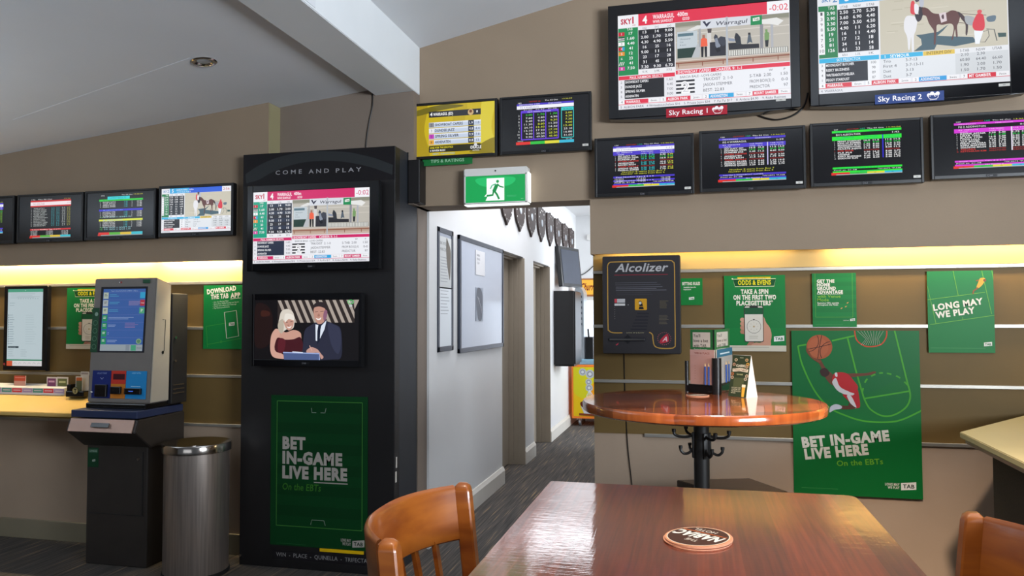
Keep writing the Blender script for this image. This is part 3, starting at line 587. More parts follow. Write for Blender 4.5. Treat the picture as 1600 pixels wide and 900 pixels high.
def sc_sky2(a, head=True):
    H = a.H; cy = '28b0e0'; gr = '1c7c48'; k = '17171e'
    a.rect(0, 0, 1000, H, 'e4e6ec'); a.rect(120, 0, 870, 70, '2c60d8'); a.rect(120, 0, 400, 70, '38a8e0'); a.text(150, 56, '5', 46, 'f4f4f8', w=26, bold=.02); a.text(215, 34, 'ALBION PARK  1660m', 22, 'f0f4fa', w=250); a.text(225, 60, 'SLOW PACE  MOBILE', 14, 'f0f4fa', w=200)
    a.text(25, 50, 'SKY', 26, '2878b8', w=55, bold=.02); a.text(84, 56, '2', 40, '2878b8'); a.rect(872, 0, 1000, 70, 'ececf2'); a.text(885, 54, '2:56', 36, 'c03048', w=90)
    a.rect(5, 75, 108, 395, gr); a.text(58, 100, 'TAB', 20, 'f0f8f0', w=36); a.rect(5, 108, 38, 372, 'f0f0f2'); a.rect(110, 75, 330, 102, 'e8eaf0')
    for i, t_ in enumerate(('UTAB', 'NSW', 'S-TAB')): a.text(145 + i * 72, 97, t_, 15, '505058', w=42, al='c')
    a.rect(110, 104, 330, 368, k)
    rows = ['1 2.90 2.50 2.70 5.30', '3 2.90 3.60 6.90 4.40', '9 3.30 7.00 3.50 4.50', '8 5.50 4.90 11 6.20', '4 19 16 11 4.40', '7 51 17 12 18', '5 81 34 11 14', '10 126 61 33 58']
    for i, r in enumerate(rows):
        y = 132 + i * 32.5
        for j, t_ in enumerate(r.split()): a.text((22, 74, 145, 217, 290)[j], y, t_, 19, '50505a' if j == 0 else 'f4f4f8', w=11.5 * len(t_), al='c', bold=.015 if j else 0)
    a.rect(110, 370, 330, 396, 'e8eaf0')
    for i, t_ in enumerate(('651', '1.1K', '1K')): a.text(145 + i * 72, 390, t_, 14, '606068', al='c', w=26)
    a.rect(5, 398, 330, 425, cy); a.text(100, 420, 'SKY PREDICTOR', 17, 'f0f8fc', w=130)
    a.rect(5, 427, 330, 548, 'eceef2'); a.rect(38, 427, 268, 548, k)
    for i, (n_, t_, v) in enumerate((('3', 'MOONLIGHT BUTCHER', '100'), ('9', 'RISKY BUZINESS', '98'), ('4', 'WRITEABOUTCHELSEA', '89'), ('1', 'PEGGY STARDUST', '87'))):
        y = 448 + i * 30; a.text(20, y, n_, 15, '505058', al='c'); a.text(42, y, t_, 15, 'f4f4f8', w=9 * len(t_), bold=.02); a.text(300, y, v, 15, '505058', w=len(v) * 9, al='c')
    x0, x1 = 338, 995; a.rect(x0, 72, x1, 398, 'c8c2b0')
    for i in range(26):
        yy = 84 + random.random() * 290; xx = x0 + random.random() * 520; a.rect(xx, yy, xx + 40 + random.random() * 90, yy + 5, random.choice(['d2ccbc', 'bcb6a2', 'cec6b4']))
    # picture design taken in its own 0..1600 x 0..560 frame
    T = lambda pts: [(x0 + 6 + p[0] * 655 / 1540, 72 + (p[1] + 30 + (p[0] - 800) * .055) * 326 / 560) for p in pts]
    pg = lambda pts, c_, sm=True: a.poly(T(pts), c_, sm)
    pg([(430, 380), (500, 375), (700, 350), (830, 275), (760, 340), (690, 390), (1120, 410), (1160, 460), (900, 500), (680, 480), (650, 530), (400, 545), (500, 480), (490, 420)], '3c5864', False)
    pg([(290, 230), (330, 180), (420, 190), (450, 230), (430, 330), (405, 390), (400, 540), (375, 540), (370, 400), (350, 520), (330, 520), (320, 400), (285, 320)], 'e4e4e8')
    pg([(420, 160), (480, 170), (520, 150), (500, 220), (450, 240)], '30242c'); pg([(465, 100), (520, 95), (540, 160), (480, 190)], '2c2028')
    pg([(380, 40), (420, 40), (430, 160), (370, 150)], 'd84048'); pg([(420, 60), (470, 80), (460, 160), (420, 150)], 'e8e8ec'); pg([(420, -20), (480, -20), (490, 20), (440, 40)], '4c4450'); pg([(480, 10), (530, 0), (530, 80), (490, 90)], 'b8bcc8')
    pg([(520, 100), (580, 110), (650, 160), (780, 165), (870, 135), (940, 150), (970, 190), (950, 260), (930, 300), (935, 400), (915, 400), (905, 330), (880, 420), (860, 430), (890, 320), (860, 270), (760, 280), (690, 280), (680, 350), (665, 470), (645, 470), (650, 350), (620, 300), (590, 260), (560, 190), (520, 170)], '5c3028')
    pg([(940, 150), (1000, 180), (1060, 260), (1050, 380), (1030, 380), (1030, 280), (980, 220)], '3a2020'); pg([(715, 165), (800, 150), (810, 240), (740, 260)], 'd8c8cc', False); pg([(745, 190), (770, 175), (775, 215), (755, 220)], '503038')
    a.line(T([(980, 170), (1170, 185), (1280, 190)]), 3, '605050'); a.line(T([(950, 260), (1120, 280)]), 3, '604848')
    pg([(1030, 195), (1140, 215), (1120, 290), (1040, 270)], 'a4a8ac'); pg([(1290, 210), (1390, 195), (1380, 250), (1300, 255)], '5c7080'); pg([(1410, 370), (1510, 370), (1510, 410), (1420, 415)], '35504c', False)
    a.line(T([(1230, 360), (1300, 340), (1310, 400), (1260, 460), (1200, 460)]), 4, '605c58', closed=True); a.line(T([(1280, 330), (1370, 335), (1400, 450)]), 5, '505450')
    pg([(1170, 180), (1220, 175), (1250, 200), (1260, 300), (1230, 345), (1140, 340), (1115, 280)], 'd42838'); a.disc(*T([(1202, 155)])[0], 12, 'd84850'); pg([(1130, 345), (1240, 350), (1190, 480), (1140, 480)], 'ecf0f6', False)
    a.rect(338, 400, 560, 426, cy); a.text(360, 422, '1   SEYMOUR', 17, 'f0f8fc', w=130, bold=.02); a.rect(562, 400, 725, 426, 'e0c048'); a.text(580, 421, 'INTERIM DIV', 18, '685010', w=128)
    a.rect(727, 400, 995, 426, 'e4e6ea'); 
    for i, t_ in enumerate(('S-TAB', 'NSW', 'UTAB')): a.text(775 + i * 82, 420, t_, 15, '50505a', w=46, al='c')
    a.rect(338, 428, 995, 548, 'dfe3e8'); a.rect(727, 428, 995, 548, 'd2d6da')
    for i, (p, q) in enumerate((('Trio', '3-7-13'), ('First 4', '3-7-13-11'), ('Duet', '3-13'), ('Duet', '3-7'))): a.text(352, 450 + i * 30, p, 17, '40404a', w=10 * len(p)); a.text(470, 450 + i * 30, q, 17, '40404a', w=10 * len(q))
    for i, r in enumerate(('2.10 2.30', '60.80 64.40 66.60', '1.90 2.00 1.70', '1.50 1.70 1.50')):
        for j, t_ in enumerate(r.split()): a.text(775 + j * 82, 444 + i * 30, t_, 16, '40404a', w=10 * len(t_), al='c')
    ticker(a, 551, 'd03040', [('4', 'WARRAGUL', '0min', 'd83848'), ('5', 'ALBION PARK', '2min', 'd83848'), ('2', 'ADDINGTON', '3min', '38a0e0'), ('7', 'MT GAMBIER', '7min', 'd83848')], '4  WARRAGUL')

def sc_l1(a, th='4a38c8'): teletext(a, 175, 50, 840, 510, th, 'EG 4 WARRAGUL', '1:39', True, [(n_, False) for n_ in NM], ('38b8c0', 'ececec', 'd8d840', '70a030'))
def sc_l2(a):
    a.text(200, 60, '196   Thu 03 Oct', 12, 'ececec', w=330); a.text(720, 58, '13:36', 12, 'd8a030', w=100)
    a.rect(185, 68, 830, 165, 'c82828'); a.rect(185, 92, 830, 145, 'f0e0e4'); a.text(220, 135, 'TR 5 GEELONG', 26, 'a87880', w=190); a.text(820, 125, '1:32', 20, 'a87880', al='r', w=50)
    for i in range(12):
        y = 190 + i * 24; a.text(195, y + 6, str(i + 1), 15, 'c8ccc8'); a.text(235, y + 6, random.choice(NM), 15, 'c8ccc8', w=170 + random.random() * 60)
        for u, c_ in ((520, '30a8b0'), (600, '30a8b0'), (690, 'c8ccc8'), (770, 'b8b030')): a.text(u, y + 6, random.choice(['2.7', '16.0', '3.2', '41.0']), 15, c_, w=50)
    a.rect(185, 500, 830, 522, 'c82828'); a.text(210, 518, 'Trainers Numbers Tips 12 6 9 4', 12, 'ffffff', w=460)
    for i in range(4):
        for u in (190, 440, 680): a.text(u, 545 + i * 19, '*T:%d' % random.randint(1000, 9000), 12, 'ececec', w=110)
    bars(a, 185, 830, 600, 640)
def bars(a, x0, x1, y0, y1):
    for i, c_ in enumerate(('d83028', '58b038', 'd8b838', '38b8c8')): a.rect(x0 + i * (x1 - x0) / 4, y0, x0 + (i + 1) * (x1 - x0) / 4, y1 - 12, c_)
    a.rect(x0, y1 - 12, x1, y1, '909898'); a.rect(x0 - 8, y1 - 22, x0 + 40, y1, 'c03028')
def sc_l3(a):
    a.text(215, 50, '195', 13, 'ececec', w=50); a.text(520, 46, 'Thu 03 Oct', 13, 'ececec', w=160); a.text(700, 44, '13:36:04', 13, 'd8d840', w=130)
    for y, c_ in ((95, '28c838'), (235, '3028c8'), (375, 'd8e030')):
        a.rect(185, y, 835, y + 26, c_); a.text(250, y + 21, 'BR 3 GEELONG VICTORIA', 14, '88b0ff' if y > 200 else '107030', w=290)
        for i in range(4):
            a.text(200, y + 48 + i * 22, str(i + 1), 15, 'ececec'); a.text(240, y + 48 + i * 22, NM[(i + y) % 9], 15, 'ececec', w=190); a.text(560, y + 48 + i * 22, '1.40', 15, '30b8c0', w=50); a.text(670, y + 48 + i * 22, str(i + 3), 15, 'ececec'); a.text(820, y + 48 + i * 22, '13.80', 15, 'ececec', w=70, al='r')
    for y in (352, 500, 525): a.text(200, y, 'T/T 10/20', 15, '50c860', w=40); a.text(260, y, 'T/T 10/20 11 8/5/8 1.70', 15, 'a0d8e0', w=400)
    a.rect(310, 58, 640, 100, '30d0d8'); a.text(345, 90, 'LATEST RESULTS', 20, '208890', w=240); bars(a, 180, 835, 558, 605)

def tv(name, label, x0, x1, z0, z1, yf, fn, depth=0.05, bez=0.014, bot=0.02, wall=4.30, group=None, scr=None, H=None, m='screen', gloss='black', sticker=None, tilt=0.0, arch=0.0, brand=True, WH=1000):
    w_, h_ = x1 - x0, z1 - z0; cx, cz = (x0 + x1) / 2, (z0 + z1) / 2
    t = thing(name, label, 'television', (cx, yf + depth, z0), (tilt, 0, 0), group)
    b = bmesh.new(); zc = h_ / 2
    pts = [(-w_ / 2, 0), (w_ / 2, 0), (w_ / 2, h_), (-w_ / 2, h_)]
    if arch:
        pts = [(-w_ / 2 + w_ * k / 12, -arch * math.sin(math.pi * k / 12)) for k in range(13)] + [(w_ / 2, h_), (-w_ / 2, h_)]
    # frame ring
    fx0, fx1, fz0, fz1 = scr if scr else (-w_ / 2 + bez, w_ / 2 - bez, bot, h_ - bez)
    prism(b, pts, -depth + .006, -0.012, 'Y', bev=.004)
    for (a0, a1, c0, c1) in ((-w_ / 2, fx0, 0, h_), (fx1, w_ / 2, 0, h_), (fx0 - .001, fx1 + .001, 0, fz0), (fx0 - .001, fx1 + .001, fz1, h_)):
        if a1 - a0 > .002 and c1 - c0 > .002: abox(b, a0, a1, -depth, -depth + .012, c0, c1, bev=.0025)
    bz = link('bezel', b, M[gloss], t)
    b = bmesh.new(); abox(b, -w_ * .36, w_ * .36, -.014, -.001, h_ * .15, h_ * .85, bev=.008); link('rear_housing', b, M['matte'], t)
    gap = wall - (yf + depth)
    if gap > .005:
        b = bmesh.new(); abox(b, -.05, .05, -0.004, gap - .0005, zc - .05, zc + .05, bev=.003); abox(b, -.09, .09, gap - .008, gap - .0005, zc - .08, zc + .08); link('wall_bracket', b, M['matte'], t)
    sw, sh = fx1 - fx0, fz1 - fz0
    a = Art(sw, sh, WH, H or WH * sh / sw)
    if fn: fn(a)
    a.build('screen', M[m], t, loc=((fx0 + fx1) / 2, -depth + .005, (fz0 + fz1) / 2), back='050507', thick=.001)
    if brand:
        g = Art(.05, .012, 100, 24); g.ring(20, 12, 8, 2, '8a8a90'); g.text(36, 19, 'LG', 14, '8a8a90', w=22, bold=.02); g.build('brand_mark', M['print'], bz, loc=(0, -depth - .0012, max(fz0 / 2, .008)), back='17171a')
    if sticker: sticker(bz, w_, h_, depth)
    return t

def chan_tag(t, w_, h_, depth):
    g = Art(.034, .013, 100, 38); g.text(50, 28, '12P', 16, '404040', al='c'); g.build('channel_sticker', M['print'], t, loc=(w_ / 2 - .035, -depth - .0012, .032), back='c8c6c0')

GR = 'race odds screens in the row below the two large televisions'
for nm, (a0, a1, c0, c1), fn, lb in (
    ('t1', (-.538, .008, 2.121, 2.456), sc_t1, 'black television with blue race list and white title bar, below the large red bannered screen'),
    ('t2', (.036, .585, 2.125, 2.463), sc_t2, 'black television with blue Warragul race list, hanging between the white title and green race screens'),
    ('t3', (.607, 1.154, 2.130, 2.468), sc_t3, 'black television showing the green Albion Park race list'),
    ('t4', (1.187, 1.734, 2.142, 2.475), sc_t4, 'black television showing the magenta Addington race list at the right picture edge')):
    tv('television', lb, a0, a1, c0, c1, 4.23, fn, group=None, sticker=chan_tag, H=558)
def banner(n_, col):
    def f(t, w_, h_, depth):
        g = Art(.323, .050, 440, 66); g.text(20, 48, 'Sky Racing %d' % n_, 34, 'f0e8e8', w=280, bold=.01)
        for x, y in ((345, 26), (365, 16), (388, 26), (400, 18)): g.disc(x, y, 13, 'f0e8e8')
        g.text(342, 48, 'SKY', 20, col, w=60, bold=.03); g.ring(372, 36, 32, 3, 'f0e8e8', ry=20); g.text(350, 61, 'RACING', 7, 'f0e8e8', w=44)
        g.build('channel_banner', M['print'], t, loc=(-.03, -depth - .0015, .012), back=col)
        k = Art(.05, .014, 100, 28); k.text(50, 20, '101', 14, '303030', al='c'); k.build('channel_sticker', M['print'], t, loc=(w_ / 2 - .10, -depth - .0015, .045), back='b8b6b0')
    return f
tv('large_television', 'large curved black television with red Sky Racing 1 banner, showing the greyhound race', -.452, .561, 2.553, 3.195, 4.20, sc_sky1, depth=.08, gloss='gloss', scr=(-.452, .458, .050, .582), H=600, sticker=banner(1, 'a02030'), arch=.02, brand=False, tilt=0)
tv('large_television', 'large curved black television with blue Sky Racing 2 banner, showing harness horse', .609, 1.617, 2.553, 3.195, 4.20, sc_sky2, depth=.08, gloss='gloss', scr=(-.461, .433, .062, .594), H=612, sticker=banner(2, '2c4078'), arch=.02, brand=False)
def b2(t, w_, h_, depth): chan_tag(t, w_, h_, depth)
tv('television', 'black television with yellow tips page, left one above the doorway', -1.64, -1.110, 2.395, 2.735, 4.245, sc_ta, H=600, brand=False, bez=.016, bot=.018)
tv('television', 'black television with purple and cyan odds grid, right one above the doorway', -1.096, -.556, 2.395, 2.735, 4.245, sc_tb, brand=True, sticker=b2)
GL = 'race screens on the left wall'
tv('television', 'black television with white harness racing page, right end of left wall row', -3.225, -2.700, 1.948, 2.268, 4.02, sc_sky2, wall=4.08, H=612, m='screen', bez=.018, bot=.028)
tv('television', 'black television with cyan latest results heading and green, blue, yellow bands', -3.772, -3.246, 1.944, 2.259, 4.02, sc_l3, wall=4.08, H=620)
tv('television', 'black television with red banded race list on left wall', -4.300, -3.783, 1.942, 2.258, 4.02, sc_l2, wall=4.08, H=660)
tv('television', 'black television with blue race list cut by the left picture edge', -4.840, -4.322, 1.940, 2.257, 4.02, sc_l1, wall=4.08, H=620)

# tips sign under the yellow television
zt = 2.427
a = Art(.312, .055, 312, 55); a.text(156, 38, 'TIPS & RATINGS', 18, '9cc8a4', w=210, al='c', bold=.02)
sg = a.build('tips_sign', M['print'], back='1e7038', thick=.004, loc=(-1.423, 4.262, 2.385)); tag(sg, 'green Tips & Ratings sign hanging under the yellow screen', 'sign')

# exit sign
t = thing('exit_sign', 'lit green running man exit sign box above doorway', 'exit sign', (-1.117, 4.30, 2.106))
t.scale = (.951, .951, .951)
b = bmesh.new(); prism(b, [(-.205, 0.0), (.205, 0.0), (.200, .225), (-.205, .225)], -.075, 0, 'Y', bev=.006); hs = link('housing', b, M['white'], t)
b = bmesh.new(); abox(b, .2035, .207, -.07, -.004, .01, .19); abox(b, -.2, .2, -.07, -.004, -.002, .002); link('light_diffuser', b, M['glow'], t)
b = bmesh.new()
for q in ((-.198, .196, .176, .183), (-.198, .196, .004, .012), (-.198, -.19, .004, .183), (.188, .196, .004, .183)): abox(b, q[0], q[1], -.083, -.074, q[2], q[3], bev=.001)
link('face_frame', b, M['white'], t)
a = Art(.385, .165, 1000, 430); a.rect(0, 0, 1000, 430, '0ca050'); a.poly([(200, 40), (800, 40), (720, 170), (300, 170)], '20bc68', True)
a.poly([(360, 45), (650, 45), (650, 405), (340, 405), (375, 335), (320, 335), (360, 290)], 'f4fff8')
a.disc(540, 100, 24, '0a9a4c'); man = '0a8a44'
a.line([(530, 150), (500, 215), (480, 260)], 58, man); a.line([(535, 140), (575, 180), (640, 200)], 20, man); a.line([(515, 140), (450, 160), (420, 215)], 20, '60b890')
a.line([(475, 250), (460, 315), (360, 325)], 30, man); a.line([(490, 255), (530, 310), (565, 385)], 30, man)
a.lines(690, 330, 860, 2, 14, 4, '50b880'); a.text(960, 395, 'EXIT', 10, 'c0f0d0', al='r', w=40)
a.build('lit_panel', M['exitlit'], t, loc=(-.001, -.078, .094), back='0ca050')
b = bmesh.new(); lathe(b, [(0, 0), (.005, 0), (.005, .002), (0, .002)], 16); link('test_button', b, M['black'], hs, loc=(.0, -.0755, .205), rot=(math.pi / 2, 0, 0))

# ================================================================== POSTERS
def poster(name, label, x0, x1, z0, z1, fn, y=4.421, px=None, W=1000, H=None, thick=.0015, back='0f7038', m='print', rot=0):
    a = Art(x1 - x0, z1 - z0, W, H, px=px); fn(a)
    a.C = [tuple(v * .80 for v in c) for c in a.C]
    o = a.build(name, M[m], loc=((x0 + x1) / 2, y - thick - .0002, (z0 + z1) / 2), rot=(0, rot, 0), back=back, thick=thick)
    tag(o, label, 'poster'); return o
G1 = '0c7434'; G2 = '10803c'
def hand_phone(a, sx, sy, k):
    T = lambda p: [(sx + x * k, sy + y * k) for x, y in p]
    a.poly(T([(-60, 110), (-30, 130), (0, 250), (60, 300), (40, 305), (-40, 305), (-20, 260), (-55, 215), (-75, 170)]), 'b88068', True)
    for i in range(4): a.poly(T([(-96, 62 + i * 36), (-78, 50 + i * 36), (-50, 60 + i * 36), (-45, 78 + i * 36), (-62, 88 + i * 36), (-90, 84 + i * 36)]), ['d8a48c', 'cf9980', 'c89078', 'b88068'][i], True)
    a.poly(T([(95, 50), (112, 52), (128, 95), (158, 140), (172, 200), (165, 260), (150, 305), (0, 305), (30, 275), (95, 255)]), 'd09a80', True)
    a.rrect(sx - 62 * k, sy - 60 * k, sx + 105 * k, sy + 270 * k, 16 * k, '3c3c38'); a.rrect(sx - 55 * k, sy - 52 * k, sx + 99 * k, sy + 262 * k, 12 * k, 'e4ded2')
    a.rect(sx - 55 * k, sy - 40 * k, sx + 99 * k, sy + 20 * k, '1c5c38'); a.rrect(sx - 15 * k, sy - 52 * k, sx + 60 * k, sy - 38 * k, 6 * k, '2a2a2a')
    a.ring(sx + 22 * k, sy + 130 * k, 60 * k, 3 * k, '505048'); a.disc(sx + 22 * k, sy + 130 * k, 8 * k, 'b8a070'); a.disc(sx + 22 * k, sy + 68 * k, 6 * k, '303028')
    for q in range(8): a.disc(sx + (22 + 34 * math.cos(q * .785)) * k, sy + (130 + 34 * math.sin(q * .785)) * k, 3 * k, 'b0a898', n=8)
    a.lines(sx - 20 * k, sy + 215 * k, sx + 60 * k, 2, 16 * k, 4 * k, 'b0a898')
def p_odds(a):
    a.rect(0, 0, 1000, a.H, G2); a.poly([(100, 250), (900, 250), (1000, 900), (0, 900)], '0f7a3a')
    a.poly([(220, 28), (770, 28), (760, 70), (230, 70)], 'e0c818'); a.text(300, 58, 'COMBINE YOUR ODDS AND MULTIPLY', 18, '605810', w=400)
    a.poly([(150, 60), (850, 60), (820, 190), (180, 190)], '0b5028'); a.line([(150, 62), (850, 62), (820, 190), (180, 190)], 9, 'e8f8c8', closed=True); a.line([(130, 50), (150, 62)], 18, 'f4ffe0'); a.text(500, 160, 'ODDS & EVENS', 75, 'e8e020', w=540, al='c', bold=.03)
    for i, (t_, w2) in enumerate((('TAKE A SPIN', 450), ('ON THE FIRST TWO', 700), ('PLACEGETTERS*', 600))): a.text(500, 315 + i * 98, t_, 72, 'f4f2e4', w=w2, al='c', bold=.045)
    hand_phone(a, 440, 630, 1.9)
    a.rect(0, 1200, 1000, a.H, 'd8d0be'); a.lines(80, 1225, 920, 1, 20, 10, 'a8a294'); a.logo_tab(805, 1030, 165)
poster('poster', 'green Odds & Evens poster on the right slat wall', .165, .491, 1.253, 1.677, p_odds, H=1300)
poster('poster', 'green Odds & Evens poster partly hidden behind the grey betting terminal', P(105, 450, 'Y', 4.146).x, P(105, 450, 'Y', 4.146).x + .37, P(105, 545, 'Y', 4.146).z, P(105, 450, 'Y', 4.146).z, p_odds, y=4.148, H=1300)
def p_rules(a):
    a.rect(0, 0, 1000, a.H, '108038'); a.text(500, 330, 'BETTING RULES', 140, 'f0f0e8', w=780, al='c', bold=.03); a.text(160, 470, 'Available here for', 70, 'f0f0e8', w=560, bold=.02); a.text(160, 570, 'inspection', 70, 'f0f0e8', w=330, bold=.02); a.logo_tab(400, 900, 230)
poster('poster', 'small green Betting Rules poster beside the breath tester', -.079, .047, 1.513, 1.666, p_rules, H=1300)
def p_home(a):
    a.rect(0, 0, 1000, a.H, G2)
    for i in range(0, 12, 2): a.rect(0, i * 105, 1000, i * 105 + 105, '0e7838')
    a.rrect(70, -20, 915, 1060, 4, '60b040', ol=8)
    for i, (t_, w2) in enumerate((('GET THE', 400), ('HOME', 300), ('GROUND', 430), ('ADVANTAGE', 590))): a.text(110, 225 + i * 88, t_, 72, 'f0f0e8', w=w2, bold=.05)
    a.rect(110, 502, 700, 510, 'f0f0e8'); a.text(115, 590, 'with Venue', 68, '88c040', w=530, bold=.01); a.text(115, 675, 'Mode', 68, '88c040', w=260, bold=.01)
    a.text(115, 735, 'Exclusive NRL specials', 34, 'f0f0e8', w=490, bold=.02); a.text(115, 780, 'throughout the Finals', 34, 'f0f0e8', w=470, bold=.02)
    for x, y in ((800, 720), (760, 810), (660, 850)): a.poly([(x - 20, y), (x, y - 14), (x + 26, y - 20), (x + 8, y + 8), (x - 12, y + 16)], 'd0a060', True)
    a.text(700, 1150, 'LONG MAY WE PLAY', 22, 'f0f0e8', w=130); a.logo_tab(850, 1090, 110); a.lines(60, 1240, 940, 1, 9, 6, '50a060')
poster('poster', 'green Home Ground Advantage poster above the basketball poster', .631, .855, 1.388, 1.682, p_home, H=1300)
def p_long(a):
    a.rect(0, 0, 1000, a.H, '107c3c'); g = '70b840'
    a.line([(0, 240), (120, 860)], 9, g); a.line([(0, 470), (870, 355), ], 9, g); a.line([(400, 0), (470, 410)], 9, g); a.line([(830, 0), (960, 710)], 9, g); a.line([(30, 880), (1000, 730)], 9, g); a.line([(980, 0), (1000, 150)], 9, g); a.line([(530, 800), (525, 760)], 8, g)
    a.text(90, 650, 'LONG MAY', 96, 'f2f0e6', w=760, bold=.04, rot=.14); a.text(125, 775, 'WE PLAY', 96, 'f2f0e6', w=600, bold=.04, rot=.14)
    a.poly([(800, 130), (860, 120), (880, 150), (850, 210), (820, 250), (770, 290), (745, 270), (770, 200)], 'd8a838', True); a.disc(870, 160, 22, '7c4c28'); a.line([(770, 280), (700, 330), (690, 380)], 22, '90582c'); a.line([(790, 150), (740, 170)], 14, '90582c')
    a.logo_tab(835, 1160, 120); a.lines(30, 1262, 900, 1, 9, 6, '50a060')
poster('poster', 'green Long May We Play poster at upper right of the slat wall', 1.205, 1.520, 1.253, 1.684, p_long, H=1340)
def p_big(a):
    a.rect(0, 0, 1000, a.H, '0c7032'); a.poly([(0, 0), (1000, 0), (1000, 260), (500, 560), (0, 500)], '0d6e36', True); g = '4aa830'
    q = lambda p, wd=13, **k: a.line(smooth_curve(a.m(p), 8) if k.pop('sm', True) else a.m(p), wd, g, **k)
    q([(300, 460), (435, 430)], sm=False); q([(100, 490), (150, 482)], sm=False)
    q([(100, 490), (125, 600), (195, 750), (280, 850), (380, 900), (480, 930), (600, 938), (700, 925), (822, 870)]); q([(392, 445), (440, 640), (485, 800)], sm=False); q([(668, 400), (745, 730)], sm=False); q([(485, 800), (748, 757)], sm=False)
    q([(485, 800), (520, 860), (590, 900), (660, 895), (730, 850), (755, 790), (745, 725)]); q([(475, 760), (500, 690), (560, 655), (620, 652), (690, 675), (745, 725)], dash=3)
    a.line(smooth_curve(a.m([(433, 400), (445, 455), (490, 490), (540, 494), (590, 480), (618, 440), (622, 400)]), 8), 10, 'c84828')
    for i in range(9): a.pl([(450 + i * 19, 402), (500 + i * 9, 450), (470 + i * 14, 485)], 2.5, 'b8b8a8')
    pr = a.pp
    pr([(195, 560), (225, 560), (262, 620), (310, 665), (325, 700), (300, 720), (262, 680), (228, 600)], '70402c'); pr([(230, 632), (262, 620), (285, 650), (262, 672), (236, 662)], '3c2420')
    pr([(360, 655), (420, 652), (500, 650), (545, 640), (556, 648), (520, 662), (430, 672), (380, 675)], '70402c')
    pr([(310, 655), (345, 645), (390, 655), (430, 700), (450, 730), (440, 760), (420, 780), (370, 775), (330, 730), (300, 700)], 'c0242a')
    pr([(300, 700), (322, 680), (345, 730), (400, 760), (430, 772), (400, 784), (340, 760), (312, 730)], 'd8d0d0'); pr([(315, 650), (328, 648), (330, 670), (318, 668)], 'e0d8d8')
    pr([(360, 775), (420, 780), (445, 745), (455, 780), (462, 840), (450, 855), (420, 850), (400, 820)], 'b82028'); pr([(385, 785), (410, 785), (440, 850), (420, 850)], 'd8d0d0')
    pr([(425, 845), (440, 855), (400, 862), (350, 860), (348, 840), (390, 842), (398, 825)], '5c3424'); pr([(290, 845), (320, 832), (352, 842), (350, 858), (310, 866), (285, 880), (282, 868)], 'c8c8d0')
    c = a.m([(226, 496)])[0]; e = a.m([(302, 496)])[0]; r = e[0] - c[0]
    a.disc(c[0], c[1], r, 'b05c38'); a.disc(c[0] - r * .1, c[1] + r * .05, r * .8, 'b86440')
    a.line([(c[0] - r * .95, c[1] + r * .2), (c[0], c[1]), (c[0] + r * .95, c[1] - r * .25)], 5, '3c2018'); a.line([(c[0] + r * .2, c[1] - r * .97), (c[0], c[1]), (c[0] - r * .15, c[1] + r * .97)], 5, '3c2018')
    a.ring(c[0] - r * .95, c[1] - r * .5, r * .9, 5, '3c2018', a0=-30, a1=85); a.ring(c[0] + r * .95, c[1] + r * .45, r * .9, 5, '3c2018', a0=150, a1=262)
    pr([(152, 500), (165, 520), (185, 555), (215, 570), (235, 578), (225, 590), (190, 570), (160, 540), (148, 515)], '80492f')
    a.text(74, 992, 'BET IN-GAME', 80, 'e8e6da', w=690, bold=.055, rot=.12); a.text(94, 1090, 'LIVE HERE', 80, 'e8e6da', w=505, bold=.055, rot=.12); a.text(345, 1140, 'On the EBTs', 45, '6cb030', w=360, rot=.09, bold=.01)
    a.text(715, 1282, 'LONG MAY', 20, 'e8e6da', w=110, bold=.03); a.text(735, 1308, 'WE PLAY', 20, 'e8e6da', w=90, bold=.03); a.logo_tab(836, 1246, 115, ink='203828'); a.lines(60, 1330, 350, 1, 8, 4, '3c9050', False)
# corners of the poster in the 3.75x crop used for the figure
poster('large_poster', 'large green poster with leaping basketball player, Bet In-Game Live Here', .519, 1.161, .479, 1.368, p_big, px=[(62, 400), (812, 402), (823, 1387), (75, 1350)], H=1385)
def p_down(a):
    a.rect(0, 0, 1000, a.H, '0c8440'); g = '50b040'
    a.text(85, 185, 'DOWNLOAD', 92, 'f2f2ea', w=690, bold=.05, rot=.11); a.text(175, 290, 'THE TAB', 92, 'f2f2ea', w=420, bold=.05, rot=.06); a.text(640, 265, 'APP', 92, 'f2f2ea', w=230, bold=.05, rot=.06); a.line([(640, 290), (880, 270)], 9, 'f2f2ea')
    for i, t_ in enumerate(('- Use the Racing Filter', '- Same-Race Multi Racing and Sport', '- Check and collect your winnings', '- Tip Sheet predictions')): a.text(220, 370 + i * 42, t_, 27, 'e0f0e0', w=(380, 620, 560, 400)[i], rot=.08)
    a.line([(70, 860), (560, 790)], 6, g); a.line([(70, 860), (110, 1300)], 6, g); a.line([(100, 1240), (900, 1110)], 6, g); a.line([(800, 800), (1000, 770)], 6, g)
    p = [(500, 570), (780, 530), (840, 1060), (560, 1110)]; a.line(p, 16, 'e8e8dc', closed=True); a.logo_tab(610, 770, 130); a.ring(430, 1180, 20, 5, g)
poster('poster', 'green Download the TAB App poster beside the black cabinet', -2.988, -2.69, 1.257, 1.653, p_down, y=4.148, H=1330)

# small leaflet at the left picture edge
for (sx, sy, sz) in ((P(283, 537, 'Y', 4.16)),):
    b = bmesh.new(); tube(b, [(0, -.004, 0), (0, .004, 0)], .014, 16); o = link('cable_grommet', b, M['black'], loc=(sx, 4.158, sz)); tag(o, 'round black cable hole in the slat wall by the terminal', 'cable grommet')

